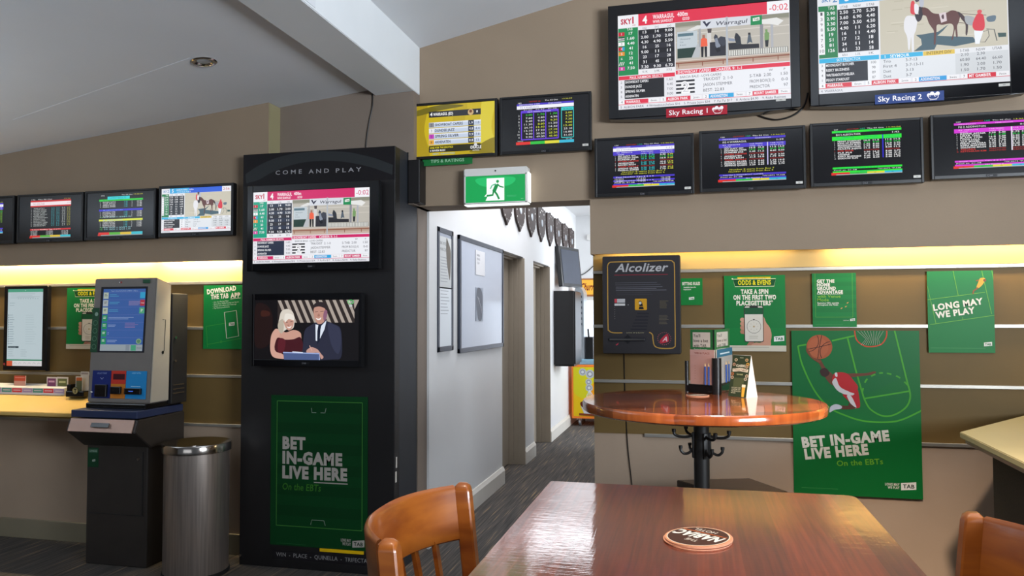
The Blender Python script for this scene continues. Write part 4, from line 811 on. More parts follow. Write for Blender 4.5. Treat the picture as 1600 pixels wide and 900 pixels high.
# ================================================================== BREATH TESTER
t = thing('breath_tester', 'dark grey Alcolizer breath tester box on slat wall beside doorway', 'breath tester', (-.289, 4.419, 1.240))
t.scale = (.951, .951, .951)
b = bmesh.new(); abox(b, -.227, .227, -.146, 0, 0, .579, bev=.008); link('case', b, M['matte'], t)
a = Art(.446, .571, 1000, 1280)
a.rect(0, 0, 1000, 1280, '2d2b2e'); yl = 'a8823c'
a.line(smooth_curve([(250, 1010), (130, 1008), (75, 980), (62, 900), (62, 200), (62, 120), (90, 75), (160, 68), (500, 66), (850, 62), (915, 80), (935, 150), (935, 600), (935, 1120), (920, 1195), (860, 1212), (740, 1210), (670, 1180), (650, 1100), (645, 1040), (620, 1010), (600, 1005)], 6), 13, yl)
a.text(160, 200, 'Alcolizer', 105, 'a6a4a6', w=680, shear=.28, bold=.02); a.rect(150, 240, 850, 248, '7c2430')
a.lines(160, 345, 850, 2, 26, 5, '55545c'); a.lines(170, 400, 850, 3, 22, 8, '5c5b63'); a.lines(180, 480, 850, 2, 24, 4, '44434b')
a.rect(150, 560, 290, 612, 'a8a6a8'); a.rect(150, 560, 185, 612, 'b04048'); a.rect(150, 622, 290, 650, 'c0bebe'); a.text(190, 644, '----', 12, '404048'); a.disc(330, 640, 6, '9c9aa0')
a.rrect(418, 560, 575, 710, 14, 'c08c20'); a.poly([(470, 700), (478, 640), (465, 610), (475, 590), (500, 590), (512, 610), (535, 700)], '1c1c20'); a.disc(487, 617, 17, 'e8e0d0'); a.disc(487, 617, 7, '404048'); a.rect(462, 660, 540, 665, 'c08c20')
for i in range(6): a.rect(450 - i * 18, 745 + i * 42, 600 - i * 6, 765 + i * 42, '222128')
a.lines(740, 590, 860, 6, 18, 4, '6e6448'); a.lines(730, 780, 860, 7, 18, 4, '6e6450'); a.text(420, 1015, 'LOOK SIP & BLOW', 12, 'a09878', w=230, al='c')
for i in range(6): a.rect(150, 670 + i * 30, 156, 674 + i * 30, 'a8a6a8')
a.rrect(60, 1070, 560, 1125, 26, '26252c'); a.rect(90, 1082, 260, 1087, '8c8a8c'); a.rect(380, 1082, 540, 1087, '706e70'); a.poly([(320, 1030), (385, 1095), (320, 1160), (255, 1095)], '17161b')
a.poly([(740, 1110), (790, 1050), (835, 1025), (850, 1060), (850, 1120), (800, 1140), (750, 1145)], 'a82838', True); a.text(770, 1120, 'A', 60, 'd8b8bc', shear=.3, bold=.02)
for k in range(20): a.rect(795 + 85 * math.cos(k * .314) - 5, 1085 + 85 * math.sin(k * .314) * .95 - 4, 795 + 85 * math.cos(k * .314) + 5, 1085 + 85 * math.sin(k * .314) * .95 + 4, '9c5058')
a.poly([(160, 1170), (200, 1140), (195, 1165), (170, 1180)], 'a83848')
a.build('front_panel', M['print'], t, loc=(0, -.1475, .289), back='2d2b2e', thick=.001)
b = bmesh.new(); abox(b, -.19, .02, -.158, -.148, .076, .092, bev=.003); link('straw_slot', b, M['gloss'], t)
# lead hanging below it
pts = [(P(x, y, 'Y', 4.428)) for x, y in ((975, 553), (976, 600), (978, 650), (981, 700), (986, 745), (990, 790))]
pts = [Vector((p.x, 4.430, p.z)) for p in pts] + [Vector((-.34, 4.430, .012))]
o = link('power_lead', tube(bmesh.new(), smooth_curve([tuple(p) for p in pts], 4), .003, 6), M['black']); tag(o, 'thin black power lead hanging down the wall below the breath tester', 'cable')
o = link('television_cable', tube(bmesh.new(), smooth_curve([tuple(P(x, y, 'Y', Y)) for x, y, Y in ((1170, 172, 4.29), (1192, 183, 4.29), (1215, 187, 4.29), (1240, 180, 4.29), (1256, 166, 4.29), (1262, 145, 4.29))], 5), .0045, 8), M['black']); tag(o, 'black cable looping below the gap between the two large televisions', 'cable')
o = link('ceiling_cable', tube(bmesh.new(), smooth_curve([(P(x, y, 'Y', 4.194).x, 4.194, P(x, y, 'Y', 4.194).z) for x, y in ((582, 141), (582, 165), (577, 190), (573, 215), (571, 240))], 4), .0035, 6), M['black']); tag(o, 'thin black cable hanging from the beam behind the black cabinet', 'cable')

# ================================================================== BLACK CABINET
t = thing('display_cabinet', 'tall black Come and Play cabinet holding two televisions', 'cabinet', (-2.135, 4.0, 0))
link('fascia', box(-.488, .488, 0, .073, 0, 2.427, bev=.004), M['cab'], t)
link('carcass', box(-.366, .486, .072, .355, 0, 2.428, bev=.003), M['cabside'], t)
ztop = 2.427; zb6 = 2.235
a = Art(.970, ztop - zb6, 1000, 200, px=[(38, 85), (968, 32), (972, 270), (40, 325)])
out = smooth_curve([(52, 232), (140, 165), (250, 110), (370, 78), (500, 64), (610, 66), (700, 75), (790, 98), (870, 125), (960, 168)], 4); inn = smooth_curve([(958, 238), (850, 190), (750, 160), (650, 140), (560, 135), (440, 142), (330, 170), (220, 220), (140, 272), (60, 300)], 4)
a.poly(a.m(out + inn), '2c2f31'); 
q = a.m([(247, 238), (775, 215)]); h_ = a.m([(500, 196)])[0][1]
x_ = q[0][0]
for w_, x0_, x1_ in (('C O M E', 247, 412), ('A N D', 455, 580), ('P L A Y', 622, 775)):
    u0 = a.m([(x0_, 236 - (x0_ - 247) * .04)])[0]; u1 = a.m([(x1_, 215)])[0]; a.text(u0[0], u0[1], w_, 25, '9a989c', w=u1[0] - u0[0], bold=.01)
a.build('arch_sign', M['print'], t, loc=(0, -.0012, (ztop + zb6) / 2), back='1b191c')
a = Art(.62, .05, 1000, 80); a.text(500, 55, 'WIN  -  PLACE  -  QUINELLA  -  TRIFECTA', 36, '8a8888', w=920, al='c'); a.build('bet_types_lettering', M['print'], t, loc=(.04, -.0012, .075), back='1b191c')
link('lock', lathe(bmesh.new(), [(0, 0), (.008, 0), (.008, .006), (0, .006)], 12), M['chrome'], t, loc=(-.478, -.001, .055), rot=(math.pi / 2, 0, 0))
a = Art(.03, .09, 10, 30); a.rect(2, 2, 8, 28, 'c8b48c'); 
b = bmesh.new(); abox(b, .4865, .489, .02, .035, .60, .66); abox(b, .4865, .489, .012, .03, .52, .58); link('worn_edge_patch', b, M['paper'], t)
def sc_people(a):
    a.rect(0, 0, 1000, a.H, '0e0b0d'); p = a.pp
    a.pp([(250, 152), (718, 152), (718, 290), (250, 290)], '2e2624', False)
    for i in range(13): x = 250 + i * 42; a.pp([(x, 152), (x + 20, 152), (x + 78, 290), (x + 58, 290)] if x + 78 <= 718 else [(x, 152), (min(x + 20, 718), 152), (718, 152 + (718 - x) * 2.4 - 40), (718, 152 + (718 - x) * 2.4)] if x < 690 else [(x, 152), (718, 152), (718, 210)], 'aca096', False)
    p([(110, 190), (180, 180), (220, 260), (200, 420), (110, 430)], '20100e'); p([(150, 215), (195, 220), (200, 245), (150, 250)], '3c1c14')
    # woman
    p([(255, 330), (300, 350), (350, 335), (390, 350), (398, 385), (395, 470), (250, 470), (248, 390)], 'c89888'); p([(215, 360), (240, 328), (265, 345), (255, 400), (240, 455), (300, 495), (295, 514), (230, 505), (208, 470), (206, 410)], 'd0a090')
    p([(248, 386), (300, 395), (350, 392), (395, 382), (400, 470), (245, 472)], '42141c'); p([(260, 390), (300, 400), (290, 470), (255, 470)], '591c26')
    p([(275, 220), (310, 205), (345, 225), (355, 270), (350, 320), (325, 335), (310, 330), (275, 350), (255, 320), (262, 260)], 'd8d0c4'); p([(262, 280), (285, 270), (290, 320), (280, 356), (262, 345), (252, 310)], 'b8ae9e')
    p([(292, 275), (345, 270), (350, 300), (338, 328), (320, 338), (302, 320), (293, 300)], 'c49484'); p([(300, 235), (350, 245), (352, 275), (320, 268), (296, 288)], 'e8e2d8')
    a.pl([(302, 288), (315, 286)], 4, '40282a'); a.pl([(330, 285), (344, 283)], 4, '40282a'); p([(308, 312), (322, 318), (338, 308), (332, 322), (318, 324)], 'f0e4e0'); p([(312, 306), (324, 302), (320, 310)], 'a87468')
    # man
    p([(420, 340), (450, 310), (490, 290), (550, 282), (600, 300), (635, 325), (645, 400), (640, 500), (590, 514), (420, 514), (410, 430)], '282a3c'); p([(560, 300), (600, 305), (632, 330), (640, 420), (620, 480), (580, 420)], '33364c')
    p([(485, 300), (520, 310), (552, 275), (540, 330), (505, 405), (487, 400)], 'dce4f2', False); p([(503, 302), (522, 302), (516, 330), (512, 400), (496, 425), (497, 340)], '161c30', False)
    p([(475, 205), (495, 180), (530, 182), (550, 210), (550, 250), (540, 280), (520, 297), (498, 296), (482, 270), (475, 240)], 'c09080'); p([(470, 205), (478, 175), (510, 163), (540, 172), (556, 205), (552, 235), (542, 205), (510, 192), (482, 196)], '2c2426')
    p([(540, 215), (556, 220), (552, 262), (538, 280), (532, 250)], '8c6078'); a.pl([(482, 225), (500, 222)], 4, '3a2828'); a.pl([(514, 222), (534, 220)], 4, '3a2828'); p([(500, 238), (508, 236), (512, 250), (498, 252)], 'a87868'); p([(487, 262), (505, 266), (520, 258), (515, 272), (498, 274)], 'f0e8e4')
    p([(432, 460), (460, 440), (480, 445), (500, 455), (520, 480), (535, 500), (520, 512), (500, 475), (440, 478)], 'c0948a'); a.pl([(450, 430), (465, 462)], 7, 'd0a89c')
    a.pp([(288, 474), (510, 478), (512, 518), (294, 518)], '4c5c88', False); a.pl([(288, 474), (510, 479), (511, 518)], 10, '98aad8'); a.pl([(345, 470), (410, 474)], 8, 'd8e0f0')
    c = a.m([(696, 165)])[0]; a.ring(c[0], c[1], 27, 5, '58d070', ry=17); a.text(c[0], c[1] + 9, 'FOX', 18, 'c8f0d0', w=38, al='c', bold=.02); a.rect(c[0] - 14, c[1] + 24, c[0] + 14, c[1] + 42, 'c0c4c8')
def pq(x0, x1, y0, y1, Y):
    A = P(x0, (y0 + y1) / 2, 'Y', Y); B = P(x1, (y0 + y1) / 2, 'Y', Y); xm = (x0 + x1) / 2
    return A.x, B.x, P(xm, y1, 'Y', Y).z, P(xm, y0, 'Y', Y).z
q = pq(386, 592, 286, 422, 3.94)
W1 = q[1] - q[0]; H1 = q[3] - q[2]; s1 = pq(394.8, 577, 296.5, 410, 3.94)
tv('television', 'black television with pink race page in the top of the black cabinet', q[0], q[1], q[2], q[3], 3.94, sc_sky1 if 0 else (lambda a: sc_sky1(a, 'd02868', '18a080', '2c3448')), depth=.055, wall=4.0, H=600, gloss='gloss',
   scr=(s1[0] - (q[0] + q[1]) / 2, s1[1] - (q[0] + q[1]) / 2, s1[2] - q[2], s1[3] - q[2]), brand=True)
q = pq(393, 565, 458, 573, 3.94); s1 = pq(396.8, 560.5, 468, 562.3, 3.94)
def sc_people2(a):
    b_ = Art(a.w, a.h, a.W, a.H, px=[(105, 148), (745, 148), (745, 518), (105, 518)]); b_.EPS = a.EPS; sc_people(b_); a.V, a.F, a.C, a.boxes = b_.V, b_.F, b_.C, b_.boxes
tv('television', 'black television showing a blonde woman and a man in a suit, mid cabinet', q[0], q[1], q[2], q[3], 3.94, sc_people2, depth=.055, wall=4.0, gloss='gloss',
   scr=(s1[0] - (q[0] + q[1]) / 2, s1[1] - (q[0] + q[1]) / 2, s1[2] - q[2], s1[3] - q[2]))
def p_cab(a):
    a.rect(0, 0, 1000, a.H, '07401c'); a.rrect(65, 55, 945, 1235, 3, '48883a', ol=6)
    for i in range(0, 12, 2): a.rect(70, 60 + i * 98, 940, 60 + i * 98 + 98, '063a19')
    for y, s_ in ((110, 1), (1160, -1)): a.line([(425, y + 5), (430, y + 48), (475, y + 48)] if s_ > 0 else [(425, y + 50), (435, y + 5), (560, y + 5)], 5, '9aa89a'); a.line([(520, y + 48), (565, y + 48), (575, y + 5)] if s_ > 0 else [(560, y + 5), (575, y + 50)], 5, '9aa89a')
    for i, (t_, w2) in enumerate((('BET', 240), ('IN-GAME', 620), ('LIVE HERE', 670))): a.text(125, 505 + i * 138, t_, 105, 'b4aca4', w=w2, bold=.055)
    a.rect(455, 808, 800, 818, 'b4aca4'); a.text(125, 895, 'On the EBTs', 62, '3c7a28', w=400, bold=.01, shear=.1)
    a.text(735, 1345, 'LONG MAY', 26, 'b4aca4', w=100, bold=.03); a.text(750, 1378, 'WE PLAY', 26, 'b4aca4', w=85, bold=.03); a.logo_tab(850, 1320, 120, 'b4aca4', '203828'); a.lines(70, 1400, 380, 1, 8, 3, '2c6c3c', False)
poster('poster', 'dark green Bet In-Game Live Here poster on lower black cabinet', -2.42, -1.808, .131, .997, p_cab, y=3.999, H=1420, back='07401c')
o = link('yellow_strip', box(-2.10, -1.83, 3.992, 3.9985, .113, .130), M['yellow']); tag(o, 'short yellow strip under the cabinet poster', 'strip')
o = link('black_speaker_box', box(-1.646, -1.570, 4.19, 4.298, 2.125, 2.385, bev=.006), M['cab']); tag(o, 'black box fixed high beside the black cabinet, under the yellow tips screen', 'box')

# ================================================================== LEFT SIDE
# portrait monitor
t = thing('portrait_monitor', 'tall slim monitor with white form page on left slat wall', 'monitor', (-4.302, 4.148, 1.103))
b = bmesh.new(); abox(b, -.176, .176, -.045, -.012, 0, .564, bev=.006); link('bezel', b, M['gloss'], t)
link('rear_housing', box(-.13, .13, -.014, 0, .1, .46, bev=.004), M['matte'], t)
a = Art(.282, .508, 555, 1000); a.rect(0, 0, 555, 1000, 'cfe0e6'); a.rect(0, 0, 555, 40, '58b090'); a.text(270, 30, '+', 22, 'f0fff8'); a.lines(40, 60, 500, 3, 25, 5, 'b0c4cc'); a.rect(150, 100, 500, 104, 'b0bcc4')
for i in range(9): a.disc(170 + i * 38, 125, 8, 'b0c4cc', n=10)
for i in range(13): a.rect(15, 330 + i * 31, 22, 350 + i * 31, '384050'); a.lines(30, 335 + i * 31, 110, 1, 9, 6, '8ca0ac'); a.lines(290, 338 + i * 31, 460, 1, 9, 4, 'b4c8d0')
a.lines(30, 180, 130, 2, 30, 6, 'a8bcc4'); a.rect(15, 745, 185, 768, '2c3c44'); a.text(20, 764, 'FORM GUIDE', 13, 'a8bcc4', w=120)
a.lines(20, 790, 120, 4, 26, 5, 'a8bcc4'); a.lines(220, 790, 330, 4, 26, 5, 'a8bcc4'); a.rect(0, 915, 555, 932, '2c8c60'); a.rect(0, 935, 90, 1000, 'e0603c'); a.rect(92, 935, 555, 1000, 'f0ecec')
for i in range(6): a.line([(110 + i * 75, 975), (130 + i * 75, 955), (160 + i * 75, 970)], 4, 'a8a8b0')
a.build('screen', M['dimscreen'], t, loc=(0, -.0462, .288), back='050507')
g = Art(.02, .02, 10, 10); g.disc(5, 5, 4, 'b04040'); g.build('button', M['print'], t, loc=(-.16, -.0465, .045))
# sloped writing shelf
b = bmesh.new(); prism(b, [(3.83, .852), (3.83, .876), (4.147, .981), (4.147, .950), (3.95, .872)], -6.5, -3.60, 'X', bev=.003)
o = link('writing_shelf', b, M['shelf']); tag(o, 'long yellow laminate writing shelf on the left wall', 'shelf')
for x in (-4.6, -5.6):
    b = bmesh.new(); prism(b, [(3.90, .855), (4.160, .945), (4.160, .72)], x - .01, x + .01, 'X'); link('shelf_bracket', b, M['matte'], o)
# tray of betting tickets on the shelf
def zs(y): return .876 + (y - 3.83) * (.105 / .317)
t = thing('ticket_tray', 'low tray with coloured tabs on the yellow shelf', 'tray', (0, 4.10, zs(4.10)))
X0, X1 = P(-40, 600, 'Y', 4.08).x, P(105, 600, 'Y', 4.08).x
b = bmesh.new(); prism(b, [(-.04, -.012), (.038, .013), (.038, .055), (-.04, .035)], X0, X1, 'X', bev=.002); link('trough', b, M['white'], t)
a = Art(X1 - X0, .040, 1000, 62); n_ = 9
for i in range(n_):
    c_ = ('4c8c84', 'c84048', '9c8cb4')[i % 3]; a.rect(i * 1000 / n_ + 2, 4, (i + 1) * 1000 / n_ - 2, 46, c_); a.lines(i * 1000 / n_ + 16, 20, (i + 1) * 1000 / n_ - 16, 1, 9, 9, 'c8c0c8', False)
a.build('label_strip', M['print'], t, loc=((X0 + X1) / 2, -.0415, .013), back='c8c4cc')
def card(name, label, x0, x1, y0, y1, Y, fn, back='d8d0c8'):
    q = pq(x0, x1, y0, y1, Y); a = Art(q[1] - q[0], q[3] - q[2], 100); fn(a); o = a.build(name, M['print'], loc=((q[0] + q[1]) / 2, Y, (q[2] + q[3]) / 2), back=back, thick=.003); return tag(o, label, 'card')
card('ticket_card', 'small orange card standing in the ticket tray', 22, 40, 587, 605, 4.09, lambda a: (a.rect(0, 0, 100, a.H * .45, 'c8543c'), a.rect(8, a.H * .12, 92, a.H * .2, 'e09080'), a.rect(0, a.H * .45, 100, a.H, 'c89484')))
card('brochure', 'white bordered brochure with purple picture at the tray end', 73, 88.5, 589, 607, 4.09, lambda a: (a.rect(8, 12, 92, a.H * .8, '7c4468'), a.rect(20, 30, 80, 45, 'd8a8c0')))
card('brochure', 'white bordered brochure with olive picture at the tray end', 88.8, 106, 589, 607, 4.09, lambda a: (a.rect(8, 12, 92, a.H * .8, '6c7044'), a.rect(20, 30, 80, 45, 'c8c890')))
# little card holder
q = pq(108, 136, 601, 611, 4.04)
t = thing('card_holder', 'small black card holder at the kiosk end of the yellow shelf', 'card holder', ((q[0] + q[1]) / 2, 4.04, zs(4.04) + .010))
w2 = (q[1] - q[0]) / 2
b = bmesh.new(); abox(b, -w2, w2, -.03, .035, -.004, .035, bev=.006); abox(b, -w2, -w2 + .03, -.02, .03, .03, .075, bev=.004); link('base', b, M['gloss'], t)
a = Art(.052, .10, 100, 190); a.rect(0, 0, 100, 190, 'd8d4cc'); a.rect(8, 12, 92, 50, 'c86a3c'); a.rect(8, 50, 92, 180, '6c7050'); a.build('card', M['print'], t, loc=(.012, -.005, .075), back='d8d4cc', thick=.002)
a = Art(.05, .055, 100, 110); a.disc(50, 55, 48, '30302a'); a.disc(50, 55, 40, '9c9468'); a.rect(44, 34, 56, 84, '26261e'); a.rect(28, 30, 72, 42, '26261e'); a.build('round_badge', M['print'], t, loc=(.01, -.033, .038))
a = Art(.06, .12, 100, 200); a.rect(0, 0, 100, 200, 'd8d0c4'); a.rect(8, 12, 92, 30, 'a89890'); a.build('rear_card', M['print'], t, loc=(.035, .015, .095), back='d8d4cc', thick=.002)

# ---- betting terminal
kx = -3.315
t = thing('betting_terminal', 'grey self-service betting terminal with blue touch screen', 'betting terminal', (kx, 3.8, 0))
b = bmesh.new(); abox(b, -.25 + .04, .21, .01, .31, 0, .70, bev=.006); pd = link('pedestal', b, M['ped'], t)
b = bmesh.new(); prism(b, [(.01, .695), (-.125, .80), (-.10, .868), (.30, .875), (.30, .695)], -.235, .235, 'X', bev=.004); link('pedestal_head', b, M['ped'], t)
b = bmesh.new(); prism(b, [(-.128, .797), (-.104, .866), (-.108, .870), (-.134, .800)], -.215, .215, 'X'); sp_ = link('slot_panel', b, M['lip'], t)
b = bmesh.new(); prism(b, [(-.136, .826), (-.124, .848), (-.128, .851), (-.138, .829)], -.055, .065, 'X'); link('ticket_slot', b, M['gloss'], sp_)
link('navy_collar', box(-.225, .225, -.10, .30, .8755, .918, bev=.004), M['navy'], t)
link('turntable', box(-.20, .215, -.02, .30, .9185, .950, bev=.006), M['gloss'], t)
b = bmesh.new(); prism(b, [(0.0, .951), (.045, 1.69), (.175, 1.655), (.165, .951)], -.208, .225, 'X', bev=.006)
hd = link('head', b, M['kiosk'], t)
b = bmesh.new(); prism(b, [(0.006, .957), (.05, 1.683), (.171, 1.65), (.160, .957)], .2225, .227, 'X', bev=.001)
link('side_cover', b, M['kioskside'], t)
b = bmesh.new(); abox(b, -.17, .235, .176, .320, .930, 1.60, bev=.005); link('rear_box', b, M['matte'], t)
for z in (1.33, 1.19): link('side_screw', tube(bmesh.new(), [(.234, .20, z), (.245, .20, z)], .008, 10), M['chrome'], t)
for z in (.99, 1.015, 1.04): link('side_vent', box(.234, .238, .19, .29, z, z + .006), M['chrome'], t)
tl = math.atan2(.045, .739)
def onface(art, name, u, v, m, back=None, d=.001, thick=.0008):
    y = .045 * (v - .951) / .739; return art.build(name, M[m], hd, loc=(u, y - d, v), rot=(-tl, 0, 0), back=back, thick=thick)
HW, HH = .433, .739
def fr(u0, v0, u1, v1): return (-.208 + (u0 + u1) / 2 * HW, 1.69 - (v0 + v1) / 2 * HH, (u1 - u0) * HW, (v1 - v0) * HH)
u, v, ww, hh = fr(.12, .07, .87, .60)
a = Art(ww, hh, 100); onface(a, 'screen_surround', u, v, 'printm', '24242a', d=.0022, thick=.002)
u, v, ww, hh = fr(.165, .088, .845, .588)
a = Art(ww, hh, 1000, 1450); a.rect(0, 0, 1000, 1450, '3f66ac'); a.text(180, 60, 'Tue 3 Oct RACING OPEN 1:36pm', 26, 'b0c4e4', w=640)
for i in range(7):
    y = 80 + i * 178; a.rect(140, y - 8, 1000, y - 3, '6c7cc0'); a.rect(10, y, 130, y + 150, ('b8c4b8', 'b4bcc0', 'c0ccb8', '2c9468', '2c9468', '2c9468', '2c9468')[i]); a.lines(35, y + 40, 105, 2, 30, 14, 'e0f0e4' if i > 2 else '606c68')
    a.lines(160, y + 50, (400, 420, 440, 880, 380, 200, 400)[i], 2, 34, 12, '58a8d0' if i < 3 else 'a0b4e0')
a.lines(620, 290, 980, 4, 28, 10, 'a890b8'); a.lines(560, 800, 920, 4, 32, 10, '9c7cb0'); a.rect(880, 80, 1000, 220, '38a8d8'); a.rect(890, 260, 1000, 400, 'b83848'); a.text(945, 350, 'TAB', 30, 'f0e0e0', al='c', w=80); a.rect(880, 440, 1000, 580, '58b088'); a.text(940, 545, 'P', 70, 'e8f4ec', al='c')
a.disc(905, 1225, 62, '8cac88', ry=62); a.disc(905, 1225, 40, '5c8c68'); a.rect(0, 1300, 1000, 1450, 'a0acb4'); a.rect(610, 1310, 700, 1440, '8c98a4'); a.rect(730, 1310, 850, 1440, '4ca884'); a.text(870, 1390, 'EXCHANGE', 26, '505c64', w=120)
onface(a, 'screen', u, v, 'dimscreen', '3f66ac', d=.0045)
u, v, ww, hh = fr(.005, .24, .115, .60); a = Art(ww, hh, 100, 560); a.rect(0, 0, 100, 560, '254a35'); a.disc(60, 80, 25, '80988a')
for i in range(4): a.ring(52, 190 + i * 100, 30, 6, '5c8068')
onface(a, 'green_side_sticker', u, v, 'print', d=.0035)
u, v, ww, hh = fr(.07, .745, .94, .965); a = Art(ww, hh, 1000, 440); a.rect(0, 0, 345, 440, '1d2a68'); a.rect(350, 0, 620, 210, 'b8362a'); a.rect(350, 210, 620, 440, 'b87028'); a.rect(625, 0, 1000, 440, '2480bc')
a.text(175, 55, 'COLLECT TICKET', 22, 'a0b0d8', w=180, al='c'); a.line([(150, 110), (178, 140), (206, 110)], 5, 'c0ccec'); a.text(810, 45, 'INSERT NOTES', 20, 'a0d0ec', w=160, al='c'); a.rect(385, 50, 600, 140, '401820'); a.lines(720, 240, 900, 1, 20, 8, 'b8dcec')
onface(a, 'slot_labels', u, v, 'print', '202020', d=.0025)
for (u0, v0, u1, v1, n_, mm) in ((.145, .855, .335, .955, 'ticket_port', 'gloss'), (.40, .87, .56, .93, 'card_port', 'gloss'), (.62, .88, .88, .93, 'note_port', 'gloss')):
    u, v, ww, hh = fr(u0, v0, u1, v1); y = .045 * (v - .951) / .739; link(n_, box(-ww / 2, ww / 2, -.016, 0, -hh / 2, hh / 2, bev=.004), M[mm], hd, loc=(u, y - .003, v), rot=(-tl, 0, 0))
a = Art(.05, .008, 100, 16); a.rect(20, 4, 80, 12, '4878f8'); u, v, ww, hh = fr(.65, .895, .82, .91); onface(a, 'note_port_light', u, v, 'dimscreen', d=.022)
a = Art(.018, .012, 100, 60); a.poly([(10, 5), (90, 20), (80, 50), (15, 40)], 'f0f0e8'); u, v, ww, hh = fr(.055, .905, .09, .93); onface(a, 'white_sticker', u, v, 'print', d=.004)
u, v, ww, hh = fr(.40, .02, .46, .05); a = Art(.03, .016, 100, 50); a.disc(25, 25, 10, 'e0e0e0'); a.disc(65, 25, 20, '983838'); onface(a, 'camera_lens', u, v, 'print', d=.002)
u, v, ww, hh = fr(.80, .015, .91, .045); link('green_lamp', box(-ww / 2, ww / 2, -.006, 0, -hh / 2, hh / 2, bev=.002), mat('green_lamp_plastic', '24523a', .3, noise=.1), hd, loc=(u, .04, v))
b = bmesh.new(); pth = [(.2272, .10, 1.44), (.2272, .125, 1.44), (.2272, .115, 1.25)]; tube(b, pth, .0022, 6); tube(b, [(.2265, .104, 1.245), (.2290, .104, 1.245)], .010, 12); link('door_catch', b, M['black'], t)
a = Art(.075, .115, 100, 150); a.rect(0, 0, 100, 150, '163c26'); a.rect(10, 10, 90, 40, '3c5c48'); a.text(50, 32, 'GAMBLING', 12, '9cb0a4', w=70, al='c'); a.logo_tab(42, 90, 28, 'a8b0a8', '203028'); a.build('green_notice', M['print'], pd, loc=(-.165, .0088, .625))
link('keyhole', lathe(bmesh.new(), [(0, 0), (.011, 0), (.011, .008), (0, .008)], 16), M['chrome'], pd, loc=(.15, .0095, .63), rot=(math.pi / 2, 0, 0))
b = bmesh.new(); abox(b, -.19, .19, .006, .0105, .298, .302); abox(b, .178, .182, .006, .0105, .30, .67); link('door_seam', b, M['matte'], pd)

# ---- bin
t = thing('litter_bin', 'round stainless steel litter bin beside black cabinet', 'litter bin', (-2.79, 3.83, 0))
link('body', lathe(bmesh.new(), [(0, 0), (.174, 0), (.176, .01), (.176, .688), (0, .688)], 64), M['steel'], t, smooth=True)
link('rim', lathe(bmesh.new(), [(.178, .690), (.189, .692), (.189, .728), (.185, .738), (.178, .738), (.105, .700), (.100, .700), (.100, .696), (.176, .730)], 64), M['chrome'], t, smooth=True)
link('opening', lathe(bmesh.new(), [(0, .689), (.12, .689), (.12, .692), (0, .692)], 48), M['gloss'], t, smooth=True)
link('foot', lathe(bmesh.new(), [(.16, 0), (.182, 0), (.182, .018), (.177, .020)], 48), M['matte'], t, smooth=True)

# ================================================================== RIGHT COUNTER
t = thing('counter', 'beige laminate counter with angled corner at the right picture edge', 'counter', (0, 0, 0))
top = [(1.10, 3.62), (1.695, 4.418), (3.4, 4.418), (3.4, 2.2), (1.06, 2.2)]
b = bmesh.new(); prism(b, top, .925, .95, 'Z', bev=.003); link('counter_top', b, M['shelf2'], t)
b = bmesh.new(); prism(b, [(1.115, 3.60), (1.69, 4.39), (3.38, 4.39), (3.38, 2.22), (1.075, 2.22)], .905, .925, 'Z'); link('edge_strip', b, M['lip'], t)
b = bmesh.new(); prism(b, [(1.20, 3.55), (1.80, 4.38), (3.3, 4.38), (3.3, 2.3), (1.17, 2.3)], 0, .905, 'Z'); link('front_panel', b, M['dark'], t)

# ================================================================== HIGH ROUND TABLE
TZ = 1.13                     # height of the round table
t = thing('bar_table', 'high round red-brown wooden table with coat hooks on its pole', 'table', (.02, 2.968, 0))
link('table_top', lathe(bmesh.new(), [(0, TZ - .038), (.436, TZ - .038), (.446, TZ - .032), (.448, TZ - .008), (.443, TZ), (0, TZ)], 96), M['round'], t, smooth=True)
link('pole', lathe(bmesh.new(), [(.0, .02), (.029, .02), (.029, TZ - .052), (.064, TZ - .048), (.064, TZ - .038), (0, TZ - .038)], 32), M['pole'], t, smooth=True)
link('base', lathe(bmesh.new(), [(0, 0), (.235, 0), (.24, .010), (.10, .028), (.04, .06), (0, .06)], 48), M['pole'], t, smooth=True)
for s_, a0 in ((1, -.18), (-1, math.pi + .1), (1, math.pi / 2 + .6), (-1, -math.pi / 2 + .5)):
    b = bmesh.new(); R_ = Matrix.Translation((0, 0, .29)) @ Matrix.Scale(.8, 4) @ Matrix.Rotation(a0, 4, 'Z')
    t1 = bmesh.new(); abox(t1, .030, .044, -.012, .012, .78, .90, bev=.003)
    tube(t1, smooth_curve([(.038, 0, .885), (.07, 0, .878), (.105, 0, .880), (.125, 0, .890), (.128, 0, .905)], 5), .0065, 8); tube(t1, [(.127, 0, .900), (.128, 0, .914)], .010, 10)
    tube(t1, smooth_curve([(.038, 0, .825), (.055, 0, .805), (.078, 0, .798), (.095, 0, .812), (.097, 0, .828)], 5), .0065, 8); tube(t1, [(.0965, 0, .824), (.097, 0, .836)], .009, 10)
    merge(b, t1, R_); link('coat_hook', b, M['pole'], t, smooth=True)

# low dark table behind it
t = thing('low_table', 'low dark square table behind the pole of the round table', 'table', (.17, 3.97, 0))
c4 = [(-.10 - .17, 4.05 - 3.97), (.27 - .17, 4.18 - 3.97), (.43 - .17, 3.90 - 3.97), (.12 - .17, 3.80 - 3.97)]
b = bmesh.new(); prism(b, c4, .565, .60, 'Z', bev=.003); link('table_top', b, M['darkwood'], t)
link('pedestal', box(.01, .07, .05, .11, .02, .566), M['pole'], t); link('base', box(-.06, .16, 0, .17, 0, .02, bev=.004), M['pole'], t)

